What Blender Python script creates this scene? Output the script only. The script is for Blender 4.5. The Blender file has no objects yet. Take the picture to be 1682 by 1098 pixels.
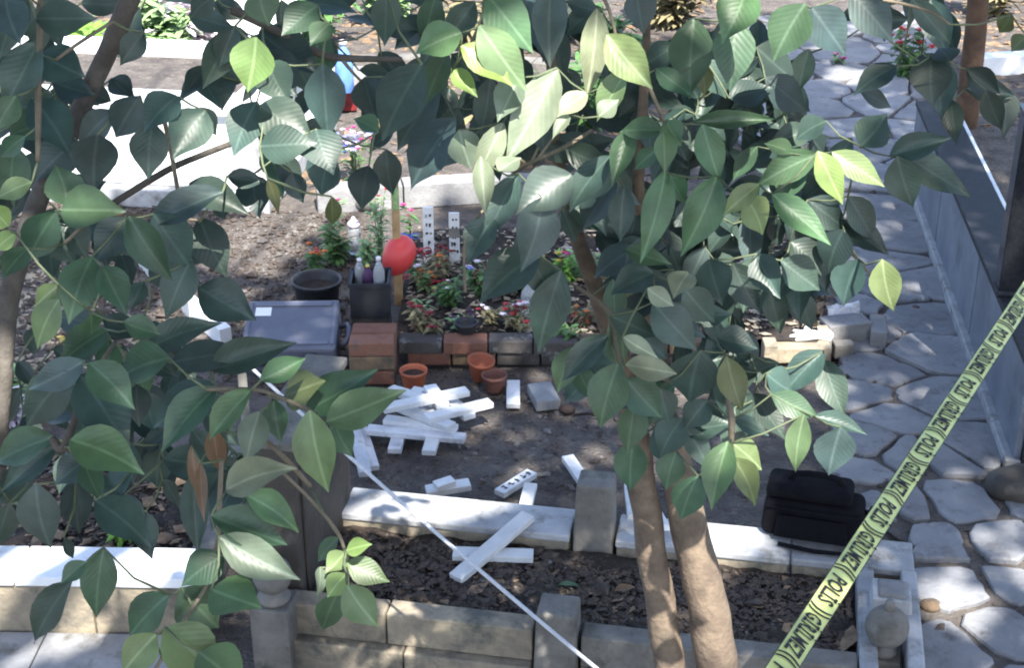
import bpy, bmesh, math, random
from mathutils import Vector, Matrix, noise
random.seed(7)
R = random.Random(11)
# ------------------------------------------------------------------ camera, sky, sun, exposure
FPX, CW, CH, CAMH, PITCH = 2500.0, 1682.0, 1098.0, 3.1, math.radians(26)
sc = bpy.context.scene
COL = sc.collection
cam = bpy.data.cameras.new('camera'); cam.sensor_width = 36; cam.lens = 36 * FPX / CW; cam.clip_end = 500; cam.clip_start = .05
camo = bpy.data.objects.new('camera', cam); COL.objects.link(camo)
camo.location = (0, 0, CAMH); camo.rotation_euler = (math.pi / 2 - PITCH, 0, 0); sc.camera = camo
SUN = Vector((.16, -.56, .82)).normalized()
w = bpy.data.worlds.new('World'); sc.world = w; w.use_nodes = True
nt = w.node_tree; sky = nt.nodes.new('ShaderNodeTexSky'); sky.sky_type = 'NISHITA'; sky.sun_disc = False
sky.sun_elevation = math.asin(SUN.z); sky.sun_rotation = math.atan2(SUN.x, SUN.y); sky.air_density = 1.0; sky.dust_density = 2.0; sky.ozone_density = 1.0
nt.links.new(sky.outputs[0], nt.nodes['Background'].inputs[0]); nt.nodes['Background'].inputs[1].default_value = .15
sl = bpy.data.lights.new('sun', 'SUN'); sl.energy = 5.0; sl.angle = math.radians(.53); sl.color = (1, .95, .86)
so = bpy.data.objects.new('sun', sl); COL.objects.link(so); so.rotation_euler = SUN.to_track_quat('Z', 'Y').to_euler(); so.location = (2, -4, 12)
sc.view_settings.view_transform = 'Standard'; sc.view_settings.look = 'None'; sc.view_settings.gamma = 1
sc.view_settings.exposure = 1.6
try:
    sc.render.engine = 'CYCLES'; sc.cycles.use_denoising = True; sc.cycles.filter_width = 2.0
    sc.cycles.max_bounces = 6; sc.cycles.transparent_max_bounces = 4
except Exception: pass

# ------------------------------------------------------------------ pixel -> world
cP, sP = math.cos(PITCH), math.sin(PITCH)
def ray(px, py):
    u = (px - CW / 2) / FPX; v = (CH / 2 - py) / FPX
    return Vector((u, cP + v * sP, -sP + v * cP))
def G(px, py, z=0.0):
    d = ray(px, py); return Vector((0, 0, CAMH)) + d * ((z - CAMH) / d.z)
def PD(px, py, dep): return Vector((0, 0, CAMH)) + ray(px, py) * dep

# ------------------------------------------------------------------ helpers
class MB:
    def __init__(s): s.v = []; s.f = []
    def add(s, vs, fs, m=None):
        o = len(s.v); s.v += [tuple(m @ Vector(p)) if m else tuple(p) for p in vs]; s.f += [tuple(i + o for i in q) for q in fs]; return s
    def box(s, x0, x1, y0, y1, z0, z1, m=None, tx=0, ty=0):
        vs = [(x0, y0, z0), (x1, y0, z0), (x1, y1, z0), (x0, y1, z0), (x0 + tx, y0 + ty, z1), (x1 - tx, y0 + ty, z1), (x1 - tx, y1 - ty, z1), (x0 + tx, y1 - ty, z1)]
        return s.add(vs, [(3, 2, 1, 0), (4, 5, 6, 7), (0, 1, 5, 4), (1, 2, 6, 5), (2, 3, 7, 6), (3, 0, 4, 7)], m)
    def lathe(s, prof, n=20, m=None, cap=True):
        vs = []; fs = []
        for r, z in prof:
            for k in range(n): a = 2 * math.pi * k / n; vs.append((r * math.cos(a), r * math.sin(a), z))
        for i in range(len(prof) - 1):
            for k in range(n): j = (k + 1) % n; fs.append((i * n + k, i * n + j, (i + 1) * n + j, (i + 1) * n + k))
        if cap:
            fs.append(tuple(range(n))[::-1]); fs.append(tuple((len(prof) - 1) * n + k for k in range(n)))
        return s.add(vs, fs, m)
    def tube(s, pts, rad, n=8):
        pts = [Vector(p) for p in pts]; vs = []; fs = []
        if not isinstance(rad, (list, tuple)): rad = [rad] * len(pts)
        up = None
        for i, p in enumerate(pts):
            t = (pts[min(i + 1, len(pts) - 1)] - pts[max(i - 1, 0)])
            t = t.normalized() if t.length > 1e-9 else Vector((0, 0, 1))
            if up is None: up = t.orthogonal().normalized()
            up = (up - t * up.dot(t)); up = up.normalized() if up.length > 1e-6 else t.orthogonal().normalized()
            b = t.cross(up)
            for k in range(n):
                a = 2 * math.pi * k / n; vs.append(p + (up * math.cos(a) + b * math.sin(a)) * rad[i])
        for i in range(len(pts) - 1):
            for k in range(n): j = (k + 1) % n; fs.append((i * n + k, i * n + j, (i + 1) * n + j, (i + 1) * n + k))
        fs.append(tuple(range(n))[::-1]); fs.append(tuple((len(pts) - 1) * n + k for k in range(n)))
        return s.add(vs, fs)
    def ball(s, c, r, n=14, sq=(1, 1, 1)):
        prof = [(max(1e-4, math.sin(math.pi * i / (n // 2 + 1))), -math.cos(math.pi * i / (n // 2 + 1))) for i in range(n // 2 + 2)]
        return s.lathe(prof, n, Matrix.Translation(c) @ Matrix.Diagonal((r * sq[0], r * sq[1], r * sq[2], 1)))
    def mesh(s, name):
        me = bpy.data.meshes.new(name); me.from_pydata(s.v, [], s.f); me.update(); return me
    def build(s, name, mat, parent=None, smooth=False, bev=0, sub=0):
        me = s.mesh(name); me.materials.append(MAT[mat] if isinstance(mat, str) else mat)
        return obj(name, me, parent, smooth, bev, sub)
def obj(name, me, parent=None, smooth=False, bev=0, sub=0):
    o = bpy.data.objects.new(name, me); COL.objects.link(o)
    if parent is not None: o.parent = parent
    if smooth: me.polygons.foreach_set('use_smooth', [True] * len(me.polygons))
    if bev:
        b = o.modifiers.new('bevel', 'BEVEL'); b.width = bev; b.segments = 2; b.limit_method = 'ANGLE'; b.angle_limit = .6
    if sub:
        b = o.modifiers.new('sub', 'SUBSURF'); b.levels = sub; b.render_levels = sub
    return o
def tag(o, label, cat, group=None):
    o['label'] = label; o['category'] = cat
    if group: o['group'] = group
    return o
def empty(name, loc, rz, label, cat, group=None, rot=None):
    o = bpy.data.objects.new(name, None); COL.objects.link(o); o.location = loc
    o.rotation_euler = rot if rot else (0, 0, rz); o.empty_display_size = .05
    return tag(o, label, cat, group)
def struct(o, kind='structure'): o['kind'] = kind; return o
def nz(p, s=1.0, seed=0): return noise.noise(Vector((p[0] * s + seed * 7.3, p[1] * s - seed * 3.1, (p[2] if len(p) > 2 else 0) * s + seed)))

# ------------------------------------------------------------------ materials
MAT = {}
def mat(name, c1, c2=None, sc1=6, rough=.75, bump=.25, bs=60, c3=None, s3=1.5, t3=.55, spec=.4, metal=0, dist=.01, trans=0, coat=0):
    m = bpy.data.materials.new(name); m.use_nodes = True; N = m.node_tree.nodes; L = m.node_tree.links
    p = N['Principled BSDF']; p.inputs['Roughness'].default_value = rough; p.inputs['Specular IOR Level'].default_value = spec; p.inputs['Metallic'].default_value = metal
    if trans: p.inputs['Transmission Weight'].default_value = trans
    if coat: p.inputs['Coat Weight'].default_value = coat; p.inputs['Coat Roughness'].default_value = .12
    tc = N.new('ShaderNodeTexCoord'); geo = N.new('ShaderNodeNewGeometry')
    c2 = c2 or tuple(x * .7 for x in c1)
    n1 = N.new('ShaderNodeTexNoise'); n1.inputs['Scale'].default_value = sc1; n1.inputs['Detail'].default_value = 6; n1.inputs['Roughness'].default_value = .62
    L.new(geo.outputs['Position'], n1.inputs['Vector'])
    r = N.new('ShaderNodeValToRGB'); r.color_ramp.elements[0].position = .35; r.color_ramp.elements[1].position = .65
    r.color_ramp.elements[0].color = (*c2, 1); r.color_ramp.elements[1].color = (*c1, 1)
    L.new(n1.outputs[0], r.inputs[0]); out = r.outputs[0]
    if c3:
        n2 = N.new('ShaderNodeTexNoise'); n2.inputs['Scale'].default_value = s3; n2.inputs['Detail'].default_value = 8; n2.inputs['Roughness'].default_value = .7
        L.new(geo.outputs['Position'], n2.inputs['Vector'])
        r2 = N.new('ShaderNodeValToRGB'); r2.color_ramp.elements[0].position = t3 - .06; r2.color_ramp.elements[1].position = t3 + .1
        L.new(n2.outputs[0], r2.inputs[0]); mx = N.new('ShaderNodeMix'); mx.data_type = 'RGBA'
        L.new(r2.outputs[0], mx.inputs[0]); L.new(out, mx.inputs[6]); mx.inputs[7].default_value = (*c3, 1); out = mx.outputs[2]
    # per-object tint
    oi = N.new('ShaderNodeObjectInfo'); hs = N.new('ShaderNodeHueSaturation'); mr = N.new('ShaderNodeMapRange')
    mr.inputs[3].default_value = .86; mr.inputs[4].default_value = 1.14; L.new(oi.outputs['Random'], mr.inputs[0]); L.new(mr.outputs[0], hs.inputs['Value'])
    L.new(out, hs.inputs['Color']); L.new(hs.outputs[0], p.inputs['Base Color'])
    if bump:
        n3 = N.new('ShaderNodeTexNoise'); n3.inputs['Scale'].default_value = bs; n3.inputs['Detail'].default_value = 5
        L.new(geo.outputs['Position'], n3.inputs['Vector']); b = N.new('ShaderNodeBump'); b.inputs['Strength'].default_value = bump; b.inputs['Distance'].default_value = dist
        L.new(n3.outputs[0], b.inputs['Height']); L.new(b.outputs[0], p.inputs['Normal'])
    MAT[name] = m; return m
mat('soil', (.135, .118, .108), (.066, .057, .053), 9, .95, .9, 70, (.2, .175, .15), 26, .6, dist=.03)
mat('bed_soil', (.062, .048, .04), (.028, .022, .02), 14, .95, .9, 90, (.1, .075, .055), 30, .6, dist=.03)
mat('clod', (.13, .105, .09), (.06, .048, .042), 30, .95, .6, 120)
mat('pebble', (.2, .185, .175), (.11, .1, .093), 30, .85, .4, 120)
mat('chip', (.09, .07, .058), (.045, .036, .03), 40, .9, .5, 120)
mat('litter', (.27, .19, .12), (.13, .085, .055), 25, .85, .4, 90)
mat('straw', (.38, .32, .24), (.22, .18, .13), 25, .8, .3, 90)
mat('mortar', (.13, .115, .105), (.075, .065, .06), 12, .95, .7, 60, dist=.02)
mat('flagstone', (.235, .24, .255), (.165, .17, .185), 5, .85, .45, 45, (.12, .115, .115), 9, .6, dist=.012)
mat('marble', (.78, .79, .8), (.6, .62, .65), 5, .45, .1, 60, (.42, .42, .42), 6, .64)
mat('marble_worn', (.40, .41, .43), (.25, .255, .27), 7, .6, .25, 50, (.14, .135, .125), 8, .58)
mat('limestone', (.33, .28, .2), (.18, .155, .125), 6, .85, .5, 45, (.085, .085, .075), 5, .55, dist=.012)
mat('greystone', (.2, .19, .175), (.115, .108, .1), 8, .85, .45, 50, (.06, .065, .055), 5, .58)
mat('darkstone', (.07, .06, .052), (.038, .033, .03), 7, .7, .35, 45, (.13, .12, .105), 6, .62)
mat('granite_light', (.17, .19, .235), (.11, .125, .16), 4, .5, .08, 120, (.07, .08, .11), 3, .6)
mat('granite_black', (.012, .013, .017), (.02, .021, .026), 60, .16, .03, 150)
mat('granite_dark', (.022, .025, .032), (.035, .038, .047), 40, .6, .05, 150, spec=.2)
mat('concrete', (.27, .27, .275), (.18, .18, .185), 8, .9, .4, 60, (.17, .165, .16), 10, .6)
mat('brick_red', (.25, .11, .07), (.15, .07, .05), 12, .9, .5, 60, (.09, .075, .065), 12, .58)
mat('brick_dark', (.085, .075, .07), (.05, .046, .044), 12, .9, .5, 60, (.3, .31, .31), 10, .62)
mat('brick_tan', (.2, .135, .08), (.11, .08, .055), 12, .9, .5, 60, (.07, .06, .05), 10, .58)
mat('white_paint', (.68, .69, .70), (.57, .58, .6), 12, .6, .2, 80, (.42, .4, .37), 16, .68)
mat('white_worn', (.66, .67, .7), (.45, .46, .5), 10, .65, .25, 80, (.25, .24, .23), 12, .6)
mat('ink', (.02, .02, .022), None, 10, .6, 0)
mat('black_plastic', (.022, .023, .028), (.03, .031, .037), 20, .45, .1, 90, (.07, .065, .06), 14, .66)
mat('case_plastic', (.135, .145, .19), (.115, .12, .16), 10, .42, .08, 200, (.13, .13, .14), 9, .66)
mat('bag_cloth', (.005, .005, .008), (.008, .008, .011), 30, 1, .3, 400, spec=.15)
mat('terracotta', (.42, .12, .055), (.3, .085, .045), 12, .6, .15, 60, (.2, .08, .05), 10, .6)
mat('terracotta_dull', (.17, .07, .05), (.11, .05, .04), 12, .7, .2, 60)
mat('pot_soil', (.05, .035, .028), (.025, .018, .015), 50, .95, .8, 150)
mat('balloon', (.6, .06, .06), (.55, .05, .05), 4, .42, .02, 40, spec=.4)
mat('red_dull', (.28, .025, .03), (.14, .015, .018), 30, .6, .3, 80)
mat('red_bright', (.55, .05, .05), (.35, .02, .03), 30, .5, .3, 80)
mat('orange', (.75, .24, .03), (.5, .1, .02), 40, .5, .2, 80)
mat('yellow', (.65, .5, .08), (.45, .3, .05), 40, .5, .2, 80)
mat('magenta', (.5, .05, .22), (.3, .03, .13), 40, .5, .2, 80)
mat('blue', (.03, .08, .45), (.02, .05, .3), 20, .4, .1, 80)
mat('light_blue', (.16, .32, .72), (.1, .22, .6), 20, .35, .1, 80)
mat('violet', (.28, .3, .72), (.18, .16, .5), 30, .5, .2, 80)
mat('petal_white', (.8, .76, .8), (.62, .5, .62), 40, .6, .2, 80)
mat('purple_dark', (.09, .03, .11), (.05, .02, .06), 30, .6, .2, 80)
mat('gold', (.7, .5, .12), None, 10, .3, .1, 80, metal=.8)
mat('wood_stake', (.5, .34, .17), (.32, .2, .1), 12, .7, .3, 60)
mat('wood_post', (.15, .085, .05), (.075, .045, .03), 10, .8, .5, 50)
mat('wood_dark', (.035, .022, .02), (.02, .014, .013), 12, .8, .5, 60)
mat('trunk', (.215, .165, .12), (.12, .09, .07), 22, .85, .55, 70, (.09, .075, .06), 10, .62, dist=.008)
mat('branch', (.13, .115, .1), (.075, .066, .058), 25, .85, .5, 90)
mat('twig', (.24, .2, .15), (.14, .12, .085), 25, .8, .3, 90)
mat('twig_green', (.16, .19, .11), (.1, .13, .075), 25, .7, .3, 90)
mat('tape', (.60, .66, .26), (.54, .6, .22), 6, .38, .06, 50, spec=.4)
mat('cord', (.72, .73, .76), (.6, .61, .66), 60, .6, .3, 300)
mat('paper', (.85, .85, .85), (.8, .8, .8), 10, .6, 0)
mat('dry_plant', (.27, .23, .12), (.15, .13, .07), 30, .8, .3, 80)
mat('herb', (.1, .2, .06), (.05, .12, .035), 30, .6, .3, 80)
mat('herb_pale', (.3, .42, .2), (.14, .27, .1), 60, .6, .3, 80)
mat('herb_bright', (.22, .42, .06), (.12, .28, .04), 30, .6, .3, 80)
mat('canopy_leaf', (.05, .1, .03), (.03, .07, .02), 3, .5, 0)
mat('bark_big', (.14, .11, .085), (.08, .065, .05), 14, .9, .7, 30)
# clear bottle
m = bpy.data.materials.new('clear_plastic'); m.use_nodes = True; p = m.node_tree.nodes['Principled BSDF']
p.inputs['Base Color'].default_value = (.8, .84, .88, 1); p.inputs['Transmission Weight'].default_value = .75; p.inputs['Roughness'].default_value = .18; MAT['clear_plastic'] = m
# leaf: colour comes from each leaf's own object colour; midrib and side veins from UV
m = bpy.data.materials.new('leaf'); m.use_nodes = True; N = m.node_tree.nodes; L = m.node_tree.links; p = N['Principled BSDF']; MAT['leaf'] = m
oi = N.new('ShaderNodeObjectInfo'); uv = N.new('ShaderNodeUVMap'); sx = N.new('ShaderNodeSeparateXYZ'); L.new(uv.outputs[0], sx.inputs[0])
geo = N.new('ShaderNodeNewGeometry'); n1 = N.new('ShaderNodeTexNoise'); n1.inputs['Scale'].default_value = 22; n1.inputs['Detail'].default_value = 4; L.new(geo.outputs['Position'], n1.inputs['Vector'])
mr = N.new('ShaderNodeMapRange'); mr.inputs[1].default_value = .3; mr.inputs[2].default_value = .7; mr.inputs[3].default_value = .72; mr.inputs[4].default_value = 1.25; L.new(n1.outputs[0], mr.inputs[0])
hs = N.new('ShaderNodeHueSaturation'); L.new(oi.outputs['Color'], hs.inputs['Color']); L.new(mr.outputs[0], hs.inputs['Value'])
ab = N.new('ShaderNodeMath'); ab.operation = 'SUBTRACT'; ab.inputs[1].default_value = .5; L.new(sx.outputs[0], ab.inputs[0])
a2 = N.new('ShaderNodeMath'); a2.operation = 'ABSOLUTE'; L.new(ab.outputs[0], a2.inputs[0])
rib = N.new('ShaderNodeMapRange'); rib.inputs[1].default_value = .012; rib.inputs[2].default_value = .045; rib.inputs[3].default_value = .55; rib.inputs[4].default_value = 0; L.new(a2.outputs[0], rib.inputs[0])
# side veins: stripes of (v - 0.6*|u|)
k1 = N.new('ShaderNodeMath'); k1.operation = 'MULTIPLY'; k1.inputs[1].default_value = -.7; L.new(a2.outputs[0], k1.inputs[0])
k2 = N.new('ShaderNodeMath'); k2.operation = 'ADD'; L.new(sx.outputs[1], k2.inputs[0]); L.new(k1.outputs[0], k2.inputs[1])
k3 = N.new('ShaderNodeMath'); k3.operation = 'MULTIPLY'; k3.inputs[1].default_value = 62; L.new(k2.outputs[0], k3.inputs[0])
k4 = N.new('ShaderNodeMath'); k4.operation = 'SINE'; L.new(k3.outputs[0], k4.inputs[0])
mx = N.new('ShaderNodeMix'); mx.data_type = 'RGBA'; L.new(rib.outputs[0], mx.inputs[0]); L.new(hs.outputs[0], mx.inputs[6]); hv = N.new('ShaderNodeHueSaturation'); hv.inputs['Value'].default_value = 2.1; hv.inputs['Saturation'].default_value = .8; L.new(hs.outputs[0], hv.inputs['Color']); L.new(hv.outputs[0], mx.inputs[7])
L.new(mx.outputs[2], p.inputs['Base Color']); p.inputs['Roughness'].default_value = .42; p.inputs['Specular IOR Level'].default_value = .55
bm_ = N.new('ShaderNodeBump'); bm_.inputs['Strength'].default_value = .10; bm_.inputs['Distance'].default_value = .0008; L.new(k4.outputs[0], bm_.inputs['Height']); L.new(bm_.outputs[0], p.inputs['Normal'])
tr = N.new('ShaderNodeBsdfTranslucent'); tm = N.new('ShaderNodeHueSaturation'); tm.inputs['Saturation'].default_value = 1.0; tm.inputs['Value'].default_value = 1.5; L.new(hs.outputs[0], tm.inputs['Color']); L.new(tm.outputs[0], tr.inputs[0])
ms = N.new('ShaderNodeMixShader'); ms.inputs[0].default_value = .22; L.new(p.outputs[0], ms.inputs[1]); L.new(tr.outputs[0], ms.inputs[2])
L.new(ms.outputs[0], N['Material Output'].inputs[0])

# ------------------------------------------------------------------ ground sheet
def gz(x, y):
    return min(-.003, -.02 + .016 * nz((x, y), 2.1) + .008 * nz((x, y), 7, 2) + .004 * nz((x, y), 22, 3))
def axis(lo, hi, st, far):
    a = [lo + i * st for i in range(int((hi - lo) / st) + 1)]; e = [.4, 1.2, 3, 8, 25, far]
    return [lo - q for q in e[::-1]] + a + [a[-1] + q for q in e]
xs, ys = axis(-5, 5, .05, 110), axis(1.5, 14, .05, 120)
mb = MB(); W_ = len(xs)
mb.v = [(x, y, gz(x, y)) for y in ys for x in xs]
mb.f = [(j * W_ + i, j * W_ + i + 1, (j + 1) * W_ + i + 1, (j + 1) * W_ + i) for j in range(len(ys) - 1) for i in range(W_ - 1)]
struct(mb.build('ground', 'soil', smooth=True))

# ------------------------------------------------------------------ path of flagstones
PATH = [(1500, 1250), (1500, 1098), (1492, 900), (1425, 850), (1355, 770), (1375, 620), (1390, 480), (1345, 330), (1230, 250), (1150, 170), (1180, 70), (1240, 30), (1545, 20), (1560, 110), (1530, 350), (1605, 570), (1665, 778), (1800, 785), (1860, 1250)]
poly = [G(a, b).xy for a, b in PATH]
def inside(p, pl):
    c = False; j = len(pl) - 1
    for i in range(len(pl)):
        if (pl[i].y > p.y) != (pl[j].y > p.y) and p.x < (pl[j].x - pl[i].x) * (p.y - pl[i].y) / (pl[j].y - pl[i].y) + pl[i].x: c = not c
        j = i
    return c
me = bpy.data.meshes.new('path'); bmm = bmesh.new()
vs = [bmm.verts.new((q.x, q.y, .004)) for q in poly]; bmm.faces.new(vs); bmesh.ops.triangulate(bmm, faces=bmm.faces[:]); bmesh.ops.recalc_face_normals(bmm, faces=bmm.faces[:])
bmm.to_mesh(me); bmm.free(); me.materials.append(MAT['mortar']); path = struct(obj('path', me))
sites_px = [(1570, 825), (1650, 905), (1535, 905), (1565, 965), (1668, 962), (1650, 1045), (1555, 1075), (1500, 528), (1508, 582), (1525, 660), (1462, 688), (1445, 612), (1425, 732), (1408, 780), (1485, 752), (1448, 832), (1475, 830), (1555, 755), (1585, 745),
            (1452, 345), (1465, 390), (1440, 440), (1480, 468), (1425, 555), (1415, 655), (1400, 505), (1455, 480), (1480, 900), (1700, 820), (1740, 920), (1760, 1040), (1700, 1150), (1600, 1160)]
sites = [q for q in (G(a, b).xy for a, b in sites_px) if inside(q, poly)]
rp = random.Random(5); tries = 0
while tries < 4000:
    tries += 1; q = Vector((rp.uniform(.5, 3.6), rp.uniform(3.2, 12.2)))
    if inside(q, poly) and all((q - s).length > .36 for s in sites): sites.append(q)
def clip(pl, n, d):
    out = []
    for i in range(len(pl)):
        a, b = pl[i], pl[(i + 1) % len(pl)]; da, db = a.dot(n) - d, b.dot(n) - d
        if da <= 0: out.append(a)
        if (da < 0 < db) or (db < 0 < da): out.append(a + (b - a) * (da / (da - db)))
    return out
for i, s in enumerate(sites):
    pl = [s + Vector(q) for q in ((-.5, -.5), (.5, -.5), (.5, .5), (-.5, .5))]; gap = rp.uniform(.006, .013) + (.009 if s.y < 5.2 else 0)
    for j, t in enumerate(sites):
        if j == i or (t - s).length > 1.2: continue
        n = (t - s).normalized(); pl = clip(pl, n, ((s + t) / 2).dot(n) - gap)
        if len(pl) < 3: break
    if len(pl) < 3: continue
    # keep the stone on the path
    dense = [pl[a] + (pl[(a + 1) % len(pl)] - pl[a]) * (k / 3) for a in range(len(pl)) for k in range(3)] if any(not inside(q, poly) for q in pl) else pl
    pl = [s + (q - s) * next((kk / 20 for kk in range(20, 2, -1) if inside(s + (q - s) * kk / 20, poly)), .15) for q in dense]
    c = sum(pl, Vector((0, 0))) / len(pl)
    pts = []
    for a in range(len(pl)):
        p0, p1 = pl[a], pl[(a + 1) % len(pl)]; e = p1 - p0
        if e.length < .03: pts.append((p0 + p1) / 2); continue
        nseg = 3 if e.length > .12 else 2
        for k in range(nseg):
            f = (k + .5) / nseg * .9 + .05; pts.append(p0 + e * f + Vector((rp.uniform(-1, 1), rp.uniform(-1, 1))) * .008)
    n = len(pts)
    if n < 3: continue
    top = .022 + rp.uniform(-.006, .01); tl = Vector((rp.uniform(-.02, .02), rp.uniform(-.02, .02)))
    b = MB(); ins = [c + (q - c) * .955 for q in pts]
    b.v = [(q.x, q.y, -.01) for q in pts] + [(q.x, q.y, top - .007 + (q - c).dot(tl)) for q in pts] + [(q.x, q.y, top + (q - c).dot(tl) + rp.uniform(-.002, .002)) for q in ins] + [(c.x, c.y, top + .002)]
    for k in range(n):
        j = (k + 1) % n; b.f += [(k, j, n + j, n + k), (n + k, n + j, 2 * n + j, 2 * n + k), (2 * n + k, 2 * n + j, 3 * n)]
    b.build('paving_stone', 'flagstone', path)

# ------------------------------------------------------------------ scattered soil pieces (nobody could count them)
def scatter(name, matn, label, count, region, size, zf, flat=1.0, elong=1.0, seed=1, holes=()):
    r = random.Random(seed); b = MB(); k = 0; t = 0
    pl = [G(a, c).xy for a, c in region] if not isinstance(region[0], Vector) else [q.xy for q in region]
    x0, x1 = min(q.x for q in pl), max(q.x for q in pl); y0, y1 = min(q.y for q in pl), max(q.y for q in pl)
    while k < count and t < count * 30:
        t += 1; q = Vector((r.uniform(x0, x1), r.uniform(y0, y1)))
        if not inside(q, pl) or any(inside(q, h) for h in holes): continue
        k += 1; s = size * math.exp(r.gauss(0, .45)); z = zf(q.x, q.y)
        rot = Matrix.Translation((q.x, q.y, z + s * .25 * flat)) @ Matrix.Rotation(r.uniform(0, 6.3), 4, 'Z') @ Matrix.Rotation(r.uniform(-.5, .5), 4, 'X') @ Matrix.Diagonal((s * elong, s, s * flat, 1))
        vv = [(.5 * r.uniform(.7, 1.2), 0, 0), (-.5 * r.uniform(.7, 1.2), 0, 0), (0, .5 * r.uniform(.7, 1.2), 0), (0, -.5 * r.uniform(.7, 1.2), 0), (r.uniform(-.2, .2), r.uniform(-.2, .2), .5), (0, 0, -.5)]
        b.add(vv, [(0, 2, 4), (2, 1, 4), (1, 3, 4), (3, 0, 4), (2, 0, 5), (1, 2, 5), (3, 1, 5), (0, 3, 5)], rot)
    o = b.build(name, matn); struct(o, 'stuff'); tag(o, label, name.replace('_', ' ')); return o
LB = [(0, 330), (560, 350), (640, 500), (420, 640), (0, 640)]
scatter('soil_clods', 'clod', 'loose brown clods of soil between the graves', 5200, [(-60, 325), (600, 345), (640, 470), (560, 640), (-60, 660)], .022, gz, .7, 1, 1)
scatter('gravel', 'pebble', 'pale gravel mixed into the brown soil', 1500, [(180, 335), (520, 345), (520, 500), (250, 560), (120, 480)], .014, gz, .7, 1, 2)
scatter('straw_litter', 'straw', 'pale dry grass stalks strewn over the soil', 700, [(20, 430), (150, 430), (260, 560), (200, 640), (10, 640)], .016, gz, .25, 5, 3)
scatter('courtyard_pebbles', 'clod', 'small dark pebbles on the trodden earth by the bricks', 900, [(600, 605), (1000, 605), (1240, 640), (1240, 820), (600, 790)], .012, gz, .6, 1.4, 4)
scatter('courtyard_chips', 'pebble', 'small pale chips on the trodden earth near the white crosses', 130, [(600, 640), (1000, 640), (1240, 700), (1240, 820), (760, 790)], .017, gz, .4, 1.6, 14)
scatter('far_leaf_litter', 'litter', 'brown fallen leaves on the ground at the back', 2600, [(-80, -60), (1260, -60), (1180, 120), (1150, 300), (700, 300), (520, 330), (440, 130), (-80, 130)], .05, gz, .12, 1.6, 5)
scatter('right_leaf_litter', 'litter', 'brown leaf litter beyond the granite tomb', 1200, [(1545, -60), (1800, -60), (1900, 420), (1620, 240)], .05, gz, .12, 1.6, 6)
scatter('path_crumbs', 'clod', 'brown soil crumbs in the joints of the stone path', 1500, PATH, .014, lambda x, y: .006, .6, 1.3, 7)

# ------------------------------------------------------------------ front grave (stone kerbs, bed, headstone, ball finials)
O_ = G(580, 800, .25).xy; AG = math.radians(-10.5)
gr = empty('grave_surround', (O_.x, O_.y, 0), AG, 'stone grave surround with square posts and a bed of dark earth', 'grave')
# local: +x along the grave, -y towards the camera
def gp(u, v, z): return Vector((O_.x, O_.y, 0)) + Matrix.Rotation(AG, 3, 'Z') @ Vector((u, -v, z))
def seg(name, u0, u1, v0, v1, z0, z1, matn, bev=.006, parent=gr): return MB().box(u0, u1, -v1, -v0, z0, z1).build(name, matn, parent, bev=bev)
for a, b_ in ((.0, .80), (.955, 1.53), (1.535, 1.93)):
    seg('kerb', a, b_, 0, .172, .222, .25, 'marble_worn'); seg('kerb_body', a + .004, b_ - .004, .006, .164, 0, .221, 'limestone')
seg('kerb', -.02, .30, .62, .70, .13, .245, 'limestone'); seg('kerb', .305, .765, .62, .70, .13, .247, 'limestone'); seg('kerb', .915, 1.74, .62, .70, .13, .243, 'greystone')
for i, (a, b_) in enumerate(((-.03, .36), (.365, .765), (.915, 1.34), (1.345, 1.74))): seg('plinth_stone', a, b_, .60, .735, .0, .128, 'limestone' if i < 2 else 'greystone')
seg('kerb', 1.745, 1.80, .175, .76, 0, .25, 'marble_worn'); seg('kerb', 1.885, 1.935, .175, .76, 0, .255, 'marble_worn'); seg('kerb_base', 1.802, 1.883, .175, .76, 0, .17, 'greystone')
MB().box(.805, .95, -.165, -.03, 0, .44, None, .012, .012).build('post', 'greystone', gr, bev=.008)
MB().box(.77, .91, -.735, -.60, 0, .33, None, .01, .01).build('post', 'greystone', gr, bev=.008)
MB().box(1.775, 1.915, -.43, -.29, .172, .30, None, .012, .012).build('post', 'marble_worn', gr, bev=.006)
# recessed panel in that post's top
MB().box(1.80, 1.89, -.408, -.312, .301, .312, None, .008, .008).build('post_cap', 'concrete', gr, bev=.004)
# bed
b = MB(); nu, nv = 70, 26
b.v = [(.0 + 1.742 * i / nu, -(.166 + .452 * j / nv), .19 + .018 * nz((i, j), .16) + .012 * nz((i, j), .45, 4)) for j in range(nv + 1) for i in range(nu + 1)]
b.f = [(j * (nu + 1) + i, (j + 1) * (nu + 1) + i, (j + 1) * (nu + 1) + i + 1, j * (nu + 1) + i + 1) for j in range(nv) for i in range(nu)]
bed = b.build('soil_fill', 'bed_soil', gr, smooth=True)
BEDP = [gp(.03, .19, 0), gp(1.73, .19, 0), gp(1.73, .6, 0), gp(.03, .6, 0)]
for nm, mt, lb, ct, s_, fl, el, sd in (('bark_chips', 'chip', 'dark bark chips covering the bed of the stone surround', 5200, .0125, .5, 1.6, 21), ('bed_leaf_litter', 'litter', 'brown leaf scraps on the bed of the stone surround', 150, .022, .15, 1.6, 22), ('bed_pebbles', 'pebble', 'pale crumbs scattered on the bed of the stone surround', 190, .009, .5, 1.5, 23)):
    scatter(nm, mt, lb, ct, BEDP, s_, lambda x, y: .193, fl, el, sd)
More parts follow.
